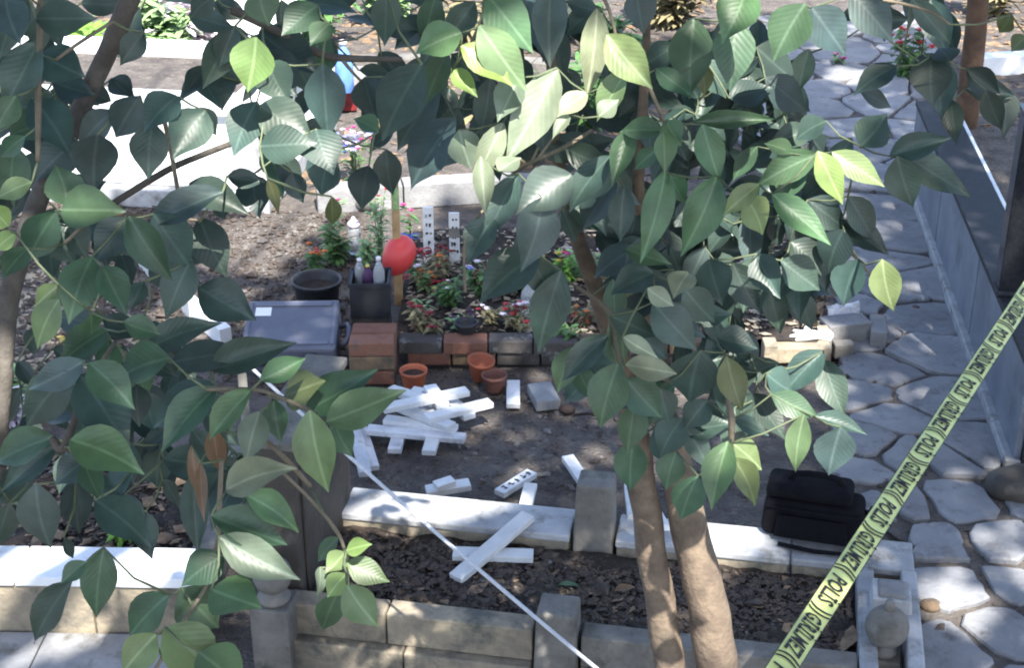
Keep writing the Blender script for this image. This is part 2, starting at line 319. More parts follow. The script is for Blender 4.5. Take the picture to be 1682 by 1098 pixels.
# green fallen leaf on the bed is made with the leaves below
hs_ = empty('headstone', gp(-.13, 0, 0), AG, 'dark upright headstone slab at the end of the stone surround', 'headstone')
MB().box(0, .13, -.60, -.02, .0, .74).build('slab', 'darkstone', hs_, bev=.01)
MB().box(-.02, .15, -.63, .01, 0, .10).build('base', 'darkstone', hs_, bev=.008)
MB().box(.131, .139, -.55, -.07, .16, .66).build('inset_panel', 'darkstone', hs_, bev=.002)
MB().box(-.008, .138, -.61, -.01, .742, .772).build('cap', 'greystone', hs_, bev=.006)
def finial(px, py, r, zc, wpost, label):
    c = G(px, py, zc); t = empty('ball_finial', (c.x, c.y, 0), AG, label, 'finial')
    zt = zc - r * .93; h = wpost / 2
    MB().box(-h, h, -h, h, 0, zt - .035).build('post', 'greystone', t, bev=.006)
    MB().lathe([(h * .8, zt - .034), (h * .85, zt - .02), (h * .55, zt - .008), (h * .5, zt + .006)], 18).build('neck', 'greystone', t, smooth=True)
    MB().ball((0, 0, zc), r, 26).build('ball', 'greystone', t, smooth=True)
    MB().lathe([(.017, zc + r * .96), (.015, zc + r + .02), (.013, zc + r + .026)], 12).build('pin', 'greystone', t, smooth=True)
finial(1457, 1030, .066, .30, .10, 'grey stone ball on a short post in the corner of the kerb by the path')
finial(447, 945, .062, .36, .125, 'weathered stone ball on a square post beside the dark headstone')

# ------------------------------------------------------------------ grave to the left of it
lg = empty('marble_grave', G(200, 900, 0).xy.to_3d(), math.radians(-1.5), 'white marble grave edge with brown stone front', 'grave')
y0 = 0
def lx(px): return (px - 200) / 490.0
for a, b_ in ((-1.0, -.18), (-.175, .415)): MB().box(a, b_, -.56, -.38, .225, .26).build('kerb_top', 'marble', lg, bev=.004)
for a, b_ in ((-1.0, -.42), (-.415, .06), (.065, .40)): MB().box(a, b_, -.548, -.40, 0, .222).build('kerb_stone', 'limestone', lg, bev=.006)
for a, b_ in ((-1.0, -.1), (-.095, .37)): MB().box(a, b_, -.86, -.56, -.02, .045).build('step_slab', 'marble_worn', lg, bev=.004)
MB().box(.335, .41, -.39, .40, 0, .2).build('side_kerb', 'greystone', lg, bev=.006)
b = MB(); nu, nv = 60, 34
b.v = [(-1.2 + 1.535 * i / nu, -.40 + .82 * j / nv, .15 + .03 * nz((i, j), .14, 5) + .015 * nz((i, j), .4, 6)) for j in range(nv + 1) for i in range(nu + 1)]
b.f = [(j * (nu + 1) + i, j * (nu + 1) + i + 1, (j + 1) * (nu + 1) + i + 1, (j + 1) * (nu + 1) + i) for j in range(nv) for i in range(nu)]
b.build('soil_fill', 'bed_soil', lg, smooth=True)
c0 = lg.location
LBED = [Vector((c0.x + a, c0.y + b_, 0)) for a, b_ in ((-1.2, -.37), (.33, -.37), (.33, .42), (-1.2, .42))]
scatter('left_bed_chips', 'chip', 'dark bark chips in the bed of the marble grave', 4200, LBED, .014, lambda x, y: .155, .5, 1.6, 31)
scatter('left_bed_litter', 'litter', 'brown leaf litter in the bed of the marble grave', 420, LBED, .024, lambda x, y: .165, .2, 1.7, 32)
scatter('left_bed_pebbles', 'pebble', 'pale stones in the bed of the marble grave', 260, LBED, .013, lambda x, y: .16, .6, 1.2, 33)

# slanting thin marble edging and white marble pieces on the left
def bar(name, a, b_, wd, h, matn, label, cat, group=None, bev=.003, z=None):
    d = b_ - a; o = MB().box(0, d.length, -wd / 2, wd / 2, 0, h).build(name, matn, bev=bev)
    o.matrix_world = Matrix.Translation(a) @ d.to_track_quat('X', 'Z').to_matrix().to_4x4(); tag(o, label, cat, group); return o
me_ = empty('marble_edging', G(215, 405), 0, 'slanting line of thin white marble edging across the bare soil', 'edging')
pts = [(205, 395), (262, 458), (322, 518), (372, 562)]
for (a, b_), (c, d_) in zip(pts[:-1], pts[1:]):
    A, B = G(a, b_, 0), G(c, d_, 0); A = A + (B - A) * .02; d = B - A
    o = MB().box(0, d.length, -.03, .03, -.02, .07).build('edging_strip', 'marble', me_, bev=.004)
    o.matrix_local = Matrix.Translation(A - Vector(me_.location)) @ d.to_track_quat('X', 'Z').to_matrix().to_4x4()
bar('marble_offcut', G(82, 690, 0), G(140, 645, 0), .07, .05, 'marble', 'broad white marble offcut lying beside the white flecked plant', 'marble piece')
bar('marble_offcut', G(112, 695, 0), G(150, 660, 0), .05, .05, 'marble', 'narrow white marble offcut lying alongside the broad one', 'marble piece')

# ------------------------------------------------------------------ big white marble tomb at the back left
A = G(430, 345, 0); B = G(-60, 318, 0); d = (B - A); ang = math.atan2(-d.y, -d.x)
tb = empty('marble_tomb', A, ang, 'large white marble tomb gleaming in the sun', 'tomb')
Lb = 3.4
MB().box(-Lb, .05, -.02, 1.5, -.02, .09).build('plinth', 'marble_worn', tb, bev=.008)  # greyer marble tone also stands in for the shade along the plinth
MB().box(-Lb, .0, .05, 1.45, .092, .17).build('step', 'marble', tb, bev=.008)
for a, b_ in ((-.2, -.02), (-1.25, -.205), (-2.3, -1.255), (-Lb, -2.305)): MB().box(a, b_, .12, .16, .172, .50).build('side_panel', 'marble' if a < -.5 else 'marble_worn', tb, bev=.004)
MB().box(-Lb, -.03, .165, 1.35, .172, .48).build('core', 'marble', tb)
MB().box(-Lb, .02, .08, .36, .502, .56).build('top_rim', 'marble', tb, bev=.01)
MB().box(-Lb, .02, 1.14, 1.40, .502, .56).build('top_rim', 'marble', tb, bev=.01)
MB().box(-.22, .02, .362, 1.138, .502, .558).build('top_rim', 'marble', tb, bev=.01)
MB().box(-Lb, -.225, .364, 1.136, .482, .52).build('tomb_soil', 'soil', tb)
hd = MB(); prof = [(-.45, 0), (-.45, .5), (-.3, .62), (0, .68), (.3, .62), (.45, .5), (.45, 0)]
MB().add([(x, -.05, z) for x, z in prof] + [(x, .05, z) for x, z in prof], [tuple(range(7))[::-1], tuple(range(7, 14))] + [(i, (i + 1) % 7, 7 + (i + 1) % 7, 7 + i) for i in range(7)], Matrix.Translation((-.32, 1.28, .56)) @ Matrix.Rotation(.2, 4, 'Z') @ Matrix.Diagonal((.5, 1, .55, 1))).build('headpiece', 'marble', tb, bev=.006)
# kerb of a grave behind the flower bed
def kerbrow(name, pxs, z, wd, h, matn, label):
    P = [G(a, b_, 0) for a, b_ in pxs]; t = empty(name, P[0], 0, label, 'kerb')
    for A, B in zip(P[:-1], P[1:]):
        d = B - A; n = max(1, round(d.length / .55))
        for k in range(n):
            a = A + d * (k / n + .004); L_ = d.length / n - .008
            o = MB().box(0, L_, -wd / 2, wd / 2, -.02, h + R.uniform(-.004, .004)).build('kerb_stone', matn, t, bev=.006)
            o.matrix_local = Matrix.Translation(a - P[0]) @ d.to_track_quat('X', 'Z').to_matrix().to_4x4()
    return t
kerbrow('grave_kerb', [(520, 340), (800, 322), (1060, 330)], 0, .14, .12, 'concrete', 'grey concrete kerb stones behind the flower bed')
kerbrow('back_kerb', [(480, 130), (760, 120), (1120, 150)], 0, .16, .14, 'greystone', 'weathered stone kerb at the back under the branches')

# ------------------------------------------------------------------ granite tomb on the right
A = G(1648, 778, 0); B = G(1502, 352, 0); d = B - A; ang = math.atan2(d.y, d.x); Lt = d.length + .55
gt = empty('granite_tomb', A, ang, 'black and blue grey granite tomb along the stone path', 'tomb')
# local: +x away from the camera, -y to the right
MB().box(0, Lt, -.06, .0, 0, .06).build('base_strip', 'marble_worn', gt, bev=.006)
for k in range(3): MB().box(.012 + k * Lt / 3 + .002, (k + 1) * Lt / 3 - .002, -.06, -.03, .062, .455).build('side_panel', 'granite_light', gt, bev=.003)
MB().box(.0, Lt, -.20, -.061, 0, .455).build('side_core', 'granite_dark', gt)
MB().box(-.012, Lt, -.22, -.02, .457, .485).build('wall_cap', 'granite_dark', gt, bev=.004)
MB().box(-.0, .30, -1.3, -.222, 0, .47).build('front_wall', 'granite_dark', gt, bev=.004)
MB().box(-.014, .31, -1.3, -.224, .472, .492).build('front_cap', 'granite_black', gt, bev=.003)
for k in range(2): MB().box(-.016, -.002, -.74 - .53 * k + .004, -.222 - .53 * k, .06, .45).build('front_panel', 'granite_black', gt, bev=.003)
MB().box(.31, Lt, -.24, -.222, .40, .487).build('reflected_line', 'marble', gt, bev=.002)  # white strip drawn for a thin reflected line on the granite
MB().box(.312, Lt, -1.3, -.242, .30, .34).build('soil_fill', 'soil', gt)
bp = empty('granite_post', G(1655, 482, .48), ang, 'slim black polished granite post on the tomb wall', 'post')
MB().box(-.05, .05, -.05, .05, 0, .78).build('shaft', 'granite_black', bp, bev=.004)
MB().box(-.058, .058, -.058, .058, .782, .80).build('cap', 'granite_black', bp, bev=.003)
MB().box(-.056, .056, -.056, .056, .013, .03).build('collar', 'granite_dark', bp, bev=.003)
# marble border beyond the tomb
kerbrow('marble_border', [(1600, 118), (1720, 112)], 0, .14, .12, 'marble', 'white marble border beyond the granite tomb')
# wooden post
wp = G(1577, 300, 0); b = MB(); b.tube([wp + Vector((0, 0, -.05)), wp + Vector((-.01, .02, .4)), wp + Vector((-.02, .03, .9)), wp + Vector((-.05, .05, 1.5)), wp + Vector((-.06, .08, 2.4))], [.075, .068, .06, .052, .045], 12)
tag(b.build('wooden_post', 'wood_post', smooth=True), 'brown wooden post standing behind the granite tomb', 'post')

# ------------------------------------------------------------------ bricks and blocks
YB = G(800, 604, 0).y
be = empty('brick_edging', (G(655, 604, 0).x, YB, 0), 0, 'low two course brick edging in front of the flower bed', 'brick edging')
def brick(x, z, L_, matn, parent, y=0, dep=.1, h=.06, rz=0):
    o = MB().box(0, L_ - .006, 0, dep, 0, h).build('brick', matn, parent, bev=.006); o.location = (x, y, z); o.rotation_euler = (R.uniform(-.02, .02), R.uniform(-.015, .015), rz + R.uniform(-.03, .03)); return o
for i, mt in enumerate(('brick_red', 'brick_tan', 'brick_dark', 'brick_dark', 'brick_red', 'brick_dark', 'brick_tan')): brick(-.01 + i * .198 + .05, 0, .196, mt, be, .02)
for i, mt in enumerate(('brick_dark', 'brick_red', 'brick_dark', 'brick_dark', 'brick_tan', 'brick_dark', 'brick_tan')): brick(.0 + i * .2, .064, .2, mt, be, R.uniform(-.008, .012))
bs_ = empty('brick_stack', (G(577, 632, 0).x, G(577, 632, 0).y, 0), 0, 'stack of red brown bricks beside the plastic case', 'bricks')
for k in range(3): brick(R.uniform(-.006, .006), .066 * k, .2, 'brick_red' if k != 1 else 'brick_tan', bs_, R.uniform(-.004, .008), .1, .064)
for k in range(3): brick(R.uniform(-.006, .006), .066 * k, .2, 'brick_red', bs_, .112, .1, .064)
# flower bed soil
F0 = Vector((G(655, 604, 0).x, YB + .13, 0)); b = MB(); nu, nv = 60, 50
b.v = [(F0.x - .02 + 2.0 * i / nu, F0.y - .03 + 1.45 * j / nv, .085 + .02 * nz((i, j), .16, 8) + .01 * nz((i, j), .5, 9) - (.09 if j > nv - 4 or i > nu - 3 else 0)) for j in range(nv + 1) for i in range(nu + 1)]
b.f = [(j * (nu + 1) + i, j * (nu + 1) + i + 1, (j + 1) * (nu + 1) + i + 1, (j + 1) * (nu + 1) + i) for j in range(nv) for i in range(nu)]
struct(b.build('flower_bed_soil', 'bed_soil', smooth=True))
FB = [Vector((F0.x, F0.y, 0)), Vector((F0.x + 1.95, F0.y, 0)), Vector((F0.x + 1.95, F0.y + 1.3, 0)), Vector((F0.x, F0.y + 1.3, 0))]
scatter('flower_bed_litter', 'straw', 'dry petals and stalks strewn over the flower bed', 900, FB, .02, lambda x, y: .095, .3, 2, 41)
scatter('flower_bed_clods', 'clod', 'brown soil clods in the flower bed', 900, FB, .022, lambda x, y: .092, .7, 1, 42)
def block(px, py, L_, wd, h, rz, matn, label, tilt=0, z=0, name='concrete_block'):
    o = MB().box(-L_ / 2, L_ / 2, -wd / 2, wd / 2, 0, h).build(name, matn, bev=.006); o.location = G(px, py, z); o.rotation_euler = (tilt, 0, rz); return tag(o, label, name.replace('_', ' '))
block(1385, 560, .21, .12, .11, .25, 'concrete', 'grey concrete block beside the white ornament')
block(1383, 585, .09, .06, .07, .1, 'greystone', 'small square stone in front of the larger concrete block', name='stone')
block(1440, 560, .075, .2, .09, -.18, 'concrete', 'narrow concrete block standing apart at the path edge')
block(893, 660, .105, .17, .05, .22, 'concrete', 'single grey brick lying flat on the trodden earth', name='loose_brick')
block(1310, 590, .28, .09, .075, .03, 'limestone', 'long sunlit kerb stone in front of the dry shrub', name='kerb_stone')
block(1262, 597, .06, .09, .11, 0, 'limestone', 'pale upright stub at the end of the sunlit kerb stone', name='stone')
block(1222, 676, .13, .05, .05, .3, 'marble', 'pale broken marble piece on the earth below the leaves', name='marble_piece')
def rock(px, py, r, matn, label, sq=(1, 1, .7), seed=0, z=0):
    b = MB().ball((0, 0, 0), r, 18, sq); b.v = [tuple(Vector(v) * (1 + .22 * nz(v, 9, seed))) for v in b.v]
    o = b.build('rock', matn, smooth=True); o.location = G(px, py, z) + Vector((0, 0, r * sq[2] * .6)); return tag(o, label, 'rock')
rock(1668, 815, .10, 'darkstone', 'rounded dark boulder at the foot of the granite tomb', (1.2, 1, .75), 3)
rock(932, 678, .03, 'wood_dark', 'small black lump beside the loose grey brick', (1.2, 1, .8), 4)
rock(1060, 660, .05, 'greystone', 'grey stone under the hanging leaves by the trunk', (1.2, 1, .7), 5)
rock(1530, 1000, .035, 'brick_tan', 'small tan stone in the gap between the paving stones', (1.2, 1, .6), 6)
rock(600, 340, .06, 'greystone', 'grey stone behind the orange marigolds', (1.3, 1, .7), 7)
o = MB().tube([G(940, 682, .01), G(965, 680, .012), G(985, 684, .01)], .006, 6).build('black_stick', 'wood_dark', smooth=True); tag(o, 'short black stick lying beside the black lump', 'stick')
# dark wooden board standing behind the trunks
o = MB().box(-.04, .04, -.015, .015, 0, .42).build('dark_board', 'wood_dark', bev=.004); o.location = G(1163, 640, 0); tag(o, 'dark brown wooden board standing in the flower bed', 'board')
o = MB().box(-.035, .035, -.015, .015, 0, .3).build('dark_board', 'wood_dark', bev=.004); o.location = G(1010, 600, 0) + Vector((0, .2, 0)); tag(o, 'short black board standing behind the red bow', 'board')

# ------------------------------------------------------------------ white crosses
def slat(name, a, b_, parent, matn='white_paint', wd=.045, th=.024, roll=0):
    d = b_ - a; o = MB().box(0, d.length, -wd / 2, wd / 2, -th / 2, th / 2).build(name, matn, parent, bev=.003)
    o.matrix_local = Matrix.Translation(a - Vector(parent.location)) @ d.to_track_quat('X', 'Z').to_matrix().to_4x4() @ Matrix.Rotation(roll, 4, 'X'); return o
def cross(up, upz, br, brz, label, matn='white_paint', group=None, wd=.055):
    a, b_ = G(*up[0], upz[0]), G(*up[1], upz[1]); t = empty('wooden_cross', (a.x, a.y, 0), 0, label, 'cross', group)
    slat('upright', a, b_, t, matn, wd)
    if br: slat('crossbar', G(*br[0], brz[0]), G(*br[1], brz[1]), t, matn, wd)
    return t
pg = 'pile of broken white crosses'
cross(((628, 672), (768, 643)), (.135, .13), ((706, 636), (728, 668)), (.112, .115), 'white wooden cross topmost of the pile, pointing at the terracotta pots', group=pg)
cross(((640, 640), (716, 662)), (.09, .10), ((665, 668), (690, 640)), (.07, .072), 'white wooden cross at the back of the pile against the bricks', group=pg)
cross(((700, 688), (806, 662)), (.105, .10), ((738, 658), (772, 686)), (.082, .08), 'white wooden cross in the pile with its arm over bare earth', group=pg)
cross(((655, 668), (742, 702)), (.088, .085), ((730, 692), (700, 668)), (.066, .066), 'white wooden cross lying slantwise in the middle of the pile', group=pg)
cross(((632, 690), (750, 706)), (.06, .06), ((704, 745), (722, 688)), (.037, .037), 'white wooden cross low in the pile with one square arm end showing', 'white_paint', pg)
cross(((603, 706), (764, 721)), (.045, .045), ((648, 742), (662, 690)), (.022, .022), 'greyish cross at the front of the pile, lying across two arm ends', 'white_worn', pg)
cross(((560, 672), (640, 668)), (.05, .11), None, None, 'white slat at the pile tucked under the glossy leaves', 'white_worn', pg)
cross(((868, 848), (748, 952)), (.268, .205), ((744, 910), (876, 914)), (.212, .212), 'white wooden cross lying on the dark bed, crossed by the rope')
def plank(a, b_, za, zb, label, matn='white_paint', wd=.05, marks=0, group=None):
    A, B = G(*a, za), G(*b_, zb); t = empty('cross_fragment', (A.x, A.y, 0), 0, label, 'cross fragment', group); s = slat('board', A, B, t, matn, wd)
    d = B - A; r = random.Random(int(a[0]))
    for k in range(marks):
        f = .18 + .7 * k / max(1, marks - 1); m = MB(); z = .0128
        for q in range(3):
            x = d.length * f + r.uniform(-.008, .008); y = r.uniform(-.012, .012); m.box(x - .006, x + .006, y - .0022, y + .0022, z, z + .0012, Matrix.Rotation(0, 4, 'Z'))
        m.box(d.length * f - .0025, d.length * f + .0025, -.012, .012, z, z + .001)
        o = m.build('writing', 'ink', s)
    return t
plank((820, 812), (874, 778), .02, .02, 'white slat with black writing lying behind the pale kerb', marks=5)
plank((862, 838), (872, 797), .02, .05, 'short white slat end poking up behind the pale kerb', wd=.05)
plank((932, 752), (975, 815), .03, .02, 'white slat leaning towards the square stone post')
plank((700, 808), (772, 796), .03, .04, 'white slat fragment on top of the scrap heap behind the kerb', wd=.06)
plank((715, 800), (745, 790), .055, .06, 'small white fragment on the scrap slat behind the kerb', wd=.05)
plank((1034, 800), (1040, 850), .15, .26, 'white slat end standing between the stone post and the trunk', wd=.04)
plank((1075, 838), (1092, 868), .2, .26, 'white slat end showing between the two trunks', wd=.035)
plank((580, 690), (600, 780), .02, .04, 'long white slat beside the headstone partly wrapped in plastic', 'white_worn', wd=.05)
plank((590, 690), (615, 770), .01, .012, 'bluish white slat lying on the ground beside the headstone', 'white_worn', wd=.04)
o = plank((843, 668), (843, 628), .012, .02, 'small blank white tag lying on the trodden earth', wd=.058)
# two standing markers with writing
for px, h, lb in ((705, .30, 'white upright marker with black writing nearest the balloon'), (747, .27, 'white upright marker with a dark band farther from the balloon')):
    P = G(px, 432, .08); t = empty('grave_marker', P, 0, lb, 'marker')
    bd = MB().box(-.026, .026, -.008, .008, -.05, h).build('board', 'white_paint', t, bev=.002); r = random.Random(px); m = MB()
    for k in range(5):
        z = .06 + (h - .08) * k / 4.6
        for q in range(3): x = r.uniform(-.015, .012); m.box(x, x + r.uniform(.003, .011), -.0105, -.0085, z + r.uniform(-.01, .01), z + r.uniform(.011, .016))
    m.build('writing', 'ink', bd)
    if px > 730: MB().box(-.0265, .0265, -.0112, -.0086, h * .52, h * .7).build('band', 'greystone', bd)

# ------------------------------------------------------------------ pots, case, bag
def pot(px, py, r, h, matn, label, soil=True, rim=.012, name='flower_pot', tilt=(0, 0), z=0, group=None, taper=.72):
    t = empty(name, G(px, py, z), 0, label, 'pot', group, rot=(tilt[0], tilt[1], 0))
    MB().lathe([(r * taper, 0), (r * taper + .002, .004), (r * .95, h - rim * 1.6), (r * .96, h - rim * 1.5), (r * 1.03, h - rim * 1.45), (r * 1.05, h), (r * .98, h + .001), (r * .93, h - rim), (r * taper * .96, h * .35), (.001, h * .34)], 32, cap=False).build('body', matn, t, smooth=True, bev=0)
    if soil: MB().lathe([(r * .9, h * .72), (r * .5, h * .76), (.001, h * .74)], 24, cap=False).build('soil', 'pot_soil', t, smooth=True)
    return t
pot(523, 512, .115, .17, 'black_plastic', 'big black plastic bucket behind the hard case', name='bucket', taper=.8)
pot(680, 636, .058, .085, 'terracotta', 'squat terracotta pot alone in front of the bricks')
pot(787, 622, .058, .10, 'terracotta', 'taller terracotta pot leaning by the brick edging', False, tilt=(.12, .1), taper=.55)
pot(812, 640, .054, .075, 'terracotta_dull', 'dull brown empty pot beside the tall terracotta one', False)
pot(766, 545, .05, .05, 'black_plastic', 'shallow dark saucer pot on the brick edging', False, z=.125)
pl_ = empty('square_planter', G(612, 552, .0), .02, 'square black planter crammed with bottles beside the bucket', 'planter')
zz = .13
MB().box(-.085, .085, -.085, .085, 0, zz - .002).build('stand_block', 'brick_dark', pl_, bev=.004)
b = MB(); th = .008
for (x0, x1, y0_, y1) in ((-.088, .088, -.088, -.08), (-.088, .088, .08, .088), (-.088, -.08, -.0798, .0798), (.08, .088, -.0798, .0798)): b.box(x0, x1, y0_, y1, zz, zz + .17)
b.build('wall', 'black_plastic', pl_); MB().box(-.079, .079, -.079, .079, zz, zz + .11).build('soil', 'pot_soil', pl_)
b = MB()
for (x0, x1, y0_, y1) in ((-.095, .095, -.095, -.0885), (-.095, .095, .0885, .095), (-.095, -.0885, -.088, .088), (.0885, .095, -.088, .088)): b.box(x0, x1, y0_, y1, zz + .155, zz + .175)
b.build('rim', 'granite_dark', pl_)
def bottle(loc, r, h, matn, capm, label, tilt=(0, 0)):
    t = empty('bottle', loc, 0, label, 'bottle', rot=(tilt[0], tilt[1], 0))
    MB().lathe([(r * .9, 0), (r, .006), (r, h * .62), (r * .5, h * .82), (r * .36, h * .86), (r * .36, h * .92)], 18).build('body', matn, t, smooth=True)
    MB().lathe([(r * .46, h * .92), (r * .46, h), (r * .3, h + .003)], 14).build('cap', capm, t, smooth=True); return t
Q = Vector(pl_.location) + Vector((0, 0, zz + .111))
bottle(Q + Vector((.045, -.035, 0)), .026, .17, 'clear_plastic', 'petal_white', 'clear plastic bottle with a dark label in the square planter')
bottle(Q + Vector((-.01, .01, 0)), .024, .11, 'purple_dark', 'gold', 'dark bottle with gold cap in the square planter')
bottle(Q + Vector((-.05, .04, 0)), .024, .13, 'clear_plastic', 'petal_white', 'clear bottle at the back corner of the square planter')
bottle(G(868, 520, .09), .045, .2, 'clear_plastic', 'orange', 'clear cone shaped bottle with an orange cap in the flower bed', (.05, .1))
# hard case
cs = empty('hard_case', G(478, 622, 0), .03, 'grey blue hard plastic case with a white sticker', 'case', rot=(math.radians(13), 0, .03))
MB().box(-.205, .205, 0, .35, .03, .105).build('bottom_shell', 'case_plastic', cs, bev=.014)
ld = MB().box(-.205, .205, -.002, .352, .109, .165).build('lid', 'case_plastic', cs, bev=.014)
MB().box(-.17, .17, .30, .335, .166, .172).build('rib', 'case_plastic', ld, bev=.002); MB().box(-.17, .17, .03, .05, .166, .171).build('rib', 'case_plastic', ld, bev=.002)
for x in (-.195, .18): MB().box(x, x + .015, .03, .33, .166, .171).build('rib', 'case_plastic', ld, bev=.002)
MB().box(-.165, -.095, .235, .295, .1662, .1672).build('sticker', 'paper', ld)
for x in (-.11, .10): MB().box(x - .025, x + .025, -.016, -.003, .08, .15).build('latch', 'black_plastic', cs, bev=.004)
b = MB(); b.tube([Vector((.206, .1, .1)), Vector((.24, .1, .115)), Vector((.25, .13, .12)), Vector((.25, .2, .12)), Vector((.24, .23, .115)), Vector((.206, .23, .1))], .011, 8); b.build('handle', 'case_plastic', cs, smooth=True)
MB().box(-.20, .20, .31, .34, 0, .029).build('foot', 'black_plastic', cs); 
# black camera bag
bg = empty('camera_bag', G(1330, 893, .252), math.radians(-16), 'soft black camera bag resting on the pale kerb', 'bag')
def soft(x0, x1, y0_, y1, z0, z1, name, bev, mt='bag_cloth'):
    b = MB(); b.box(x0, x1, y0_, y1, z0, z1, None, .008, .008); o = b.build(name, mt, bg, smooth=True, bev=bev); o.modifiers['bevel'].segments = 4; return o
soft(-.17, .17, -.0, .17, 0, .135, 'body', .03); soft(-.165, .125, .02, .16, .137, .19, 'lid', .022); soft(-.12, .12, -.022, -.0005, .02, .10, 'front_pocket', .011)
soft(.171, .20, .03, .14, .01, .10, 'side_pocket', .012)
MB().tube([Vector((-.09, .085, .185)), Vector((-.075, .08, .212)), Vector((-.03, .075, .222)), Vector((.03, .075, .222)), Vector((.07, .08, .21)), Vector((.085, .085, .185))], .011, 8).build('handle', 'bag_cloth', bg, smooth=True)
MB().tube([Vector((-.15, .004, .118)), Vector((.0, -.006, .122)), Vector((.155, .004, .118))], .004, 6).build('zip', 'bag_cloth', bg, smooth=True)
MB().tube([Vector((.17, .08, .11)), Vector((.2, .03, .05)), Vector((.16, -.05, .012)), Vector((.02, -.06, .01)), Vector((-.1, -.05, .012))], .008, 6).build('strap', 'bag_cloth', bg, smooth=True)

# ------------------------------------------------------------------ plants and mementos in the flower bed
def blade(b, base, dirv, L_, wd, droop, n=3):
    d = Vector(dirv).normalized(); side = d.cross(Vector((0, 0, 1))); side = side.normalized() if side.length > 1e-4 else Vector((1, 0, 0)); vs = []
    for i in range(n + 1):
        t = i / n; p_ = base + d * (L_ * t) + Vector((0, 0, -droop * t * t * L_)); ww = wd * (math.sin(math.pi * min(1, .12 + .88 * t)) * .9 + .06 * (1 - t)); vs += [p_ - side * ww / 2, p_ + side * ww / 2 + Vector((0, 0, wd * .12))]
    b.add(vs, [(2 * i, 2 * i + 1, 2 * i + 3, 2 * i + 2) for i in range(n)])
def plant(px, py, z, h, spread, n, leafm, label, fl=None, nf=0, fr=.02, wd=.02, seed=0, name='plant', cat='plant', group=None, stemn=6):
    r = random.Random(seed + int(px)); P = G(px, py, z); t = empty(name, P, 0, label, cat, group); b = MB(); st = MB(); heads = []
    for k in range(stemn):
        a = r.uniform(0, 6.28); q = Vector((math.cos(a), math.sin(a), 0)) * spread * r.uniform(.1, .8); top = q + Vector((0, 0, h * r.uniform(.6, 1))); mid = q * .35 + Vector((0, 0, h * .5))
        st.tube([Vector((0, 0, -.01)) + q * .1, mid, top], [.003, .0025, .0015], 5); heads.append(top)
    n = int(n * 1.7)
    for k in range(n):
        f = r.random(); hd_ = r.choice(heads); base = hd_ * (f ** .6) * .95; base = Vector((base.x, base.y, max(0, hd_.z * f * .95))); a = r.uniform(0, 6.28); blade(b, base, (math.cos(a), math.sin(a), r.uniform(-.1, .9)), wd * r.uniform(2, 3.6), wd * r.uniform(.8, 1.5), r.uniform(.2, .6))
    st.build('stem', 'twig_green', t, smooth=True); struct(b.build('foliage', leafm, t, smooth=True), 'stuff')
    fl = fl if isinstance(fl, (list, tuple)) else [fl]
    for k in range(nf):
        c = heads[k % len(heads)] + Vector((r.uniform(-1, 1), r.uniform(-1, 1), r.uniform(-.2, .5))) * fr * (1.0 if k < len(heads) else 1.6); f_ = MB()
        for q in range(9):
            a = q * 2.4; blade(f_, c, (math.cos(a), math.sin(a), .2 + .7 * (q % 3) / 2), fr, fr * .75, .3, 2)
        f_.ball(c + Vector((0, 0, fr * .15)), fr * .35, 8); f_.build('flower', fl[k % len(fl)], t)
    return t
plant(545, 425, 0, .33, .10, 90, 'herb_pale', 'tall variegated yellow green plant beside the bucket', 'magenta', 2, .018, .02, 1)
plant(516, 450, 0, .16, .08, 40, 'herb', 'orange marigolds blooming just behind the bucket', ['orange', 'orange', 'red_bright'], 7, .021, .02, 2)
plant(556, 430, 0, .17, .07, 50, 'herb', 'leafy green plant squeezed between marigolds and planter', None, 0, .02, .026, 3)
plant(585, 300, 0, .34, .16, 40, 'herb', 'round bunch of pale pink and white blossoms beside the stake', ['petal_white', 'petal_white', 'magenta', 'violet'], 34, .022, .022, 4, stemn=10)
plant(625, 425, .05, .42, .09, 80, 'herb_pale', 'tall pale green climbing plant around the wooden stake', ['red_bright', 'petal_white'], 4, .016, .018, 5)
plant(600, 440, .05, .2, .09, 60, 'herb_pale', 'grey green herb next to the glass lantern', None, 0, .02, .018, 6)
plant(675, 390, .08, .2, .05, 10, 'herb', 'magenta artificial flower standing above the blue ribbon', 'magenta', 3, .024, .02, 7)
plant(700, 470, .09, .16, .14, 70, 'dry_plant', 'dried brown bouquet below the balloon', ['red_dull', 'petal_white'], 6, .02, .018, 8, stemn=9)
plant(690, 545, .1, .13, .09, 50, 'dry_plant', 'wilted bouquet with dark red heads at the brick edge', ['red_dull'], 5, .026, .018, 9)
plant(740, 500, .1, .16, .11, 90, 'herb', 'green weedy tuft in the middle of the flower bed', ['petal_white', 'yellow'], 4, .012, .016, 10, stemn=8)
plant(735, 450, .1, .13, .12, 60, 'dry_plant', 'withered stalks with rusty blossoms behind the green tuft', ['red_dull', 'red_dull', 'orange'], 6, .022, .016, 11, stemn=8)
plant(790, 470, .1, .12, .10, 60, 'herb', 'low green plant with a violet pansy', ['violet', 'petal_white'], 4, .022, .018, 12)
plant(810, 530, .1, .09, .10, 50, 'dry_plant', 'dry white flecked bouquet at the brick edge', ['petal_white', 'red_bright'], 6, .016, .016, 13)
plant(855, 540, .1, .12, .11, 60, 'dry_plant', 'faded wreath of red and white flowers beside the cone bottle', ['red_dull', 'red_bright', 'petal_white'], 12, .022, .016, 14, stemn=9)
plant(930, 460, .1, .14, .07, 40, 'herb_bright', 'fresh green plant with a yellow bloom by the leaning trunk', ['yellow', 'magenta'], 4, .022, .02, 15)
plant(1000, 450, .1, .14, .09, 60, 'herb_pale', 'silvery tuft with a crimson and white flower', ['magenta', 'petal_white'], 3, .02, .016, 16)
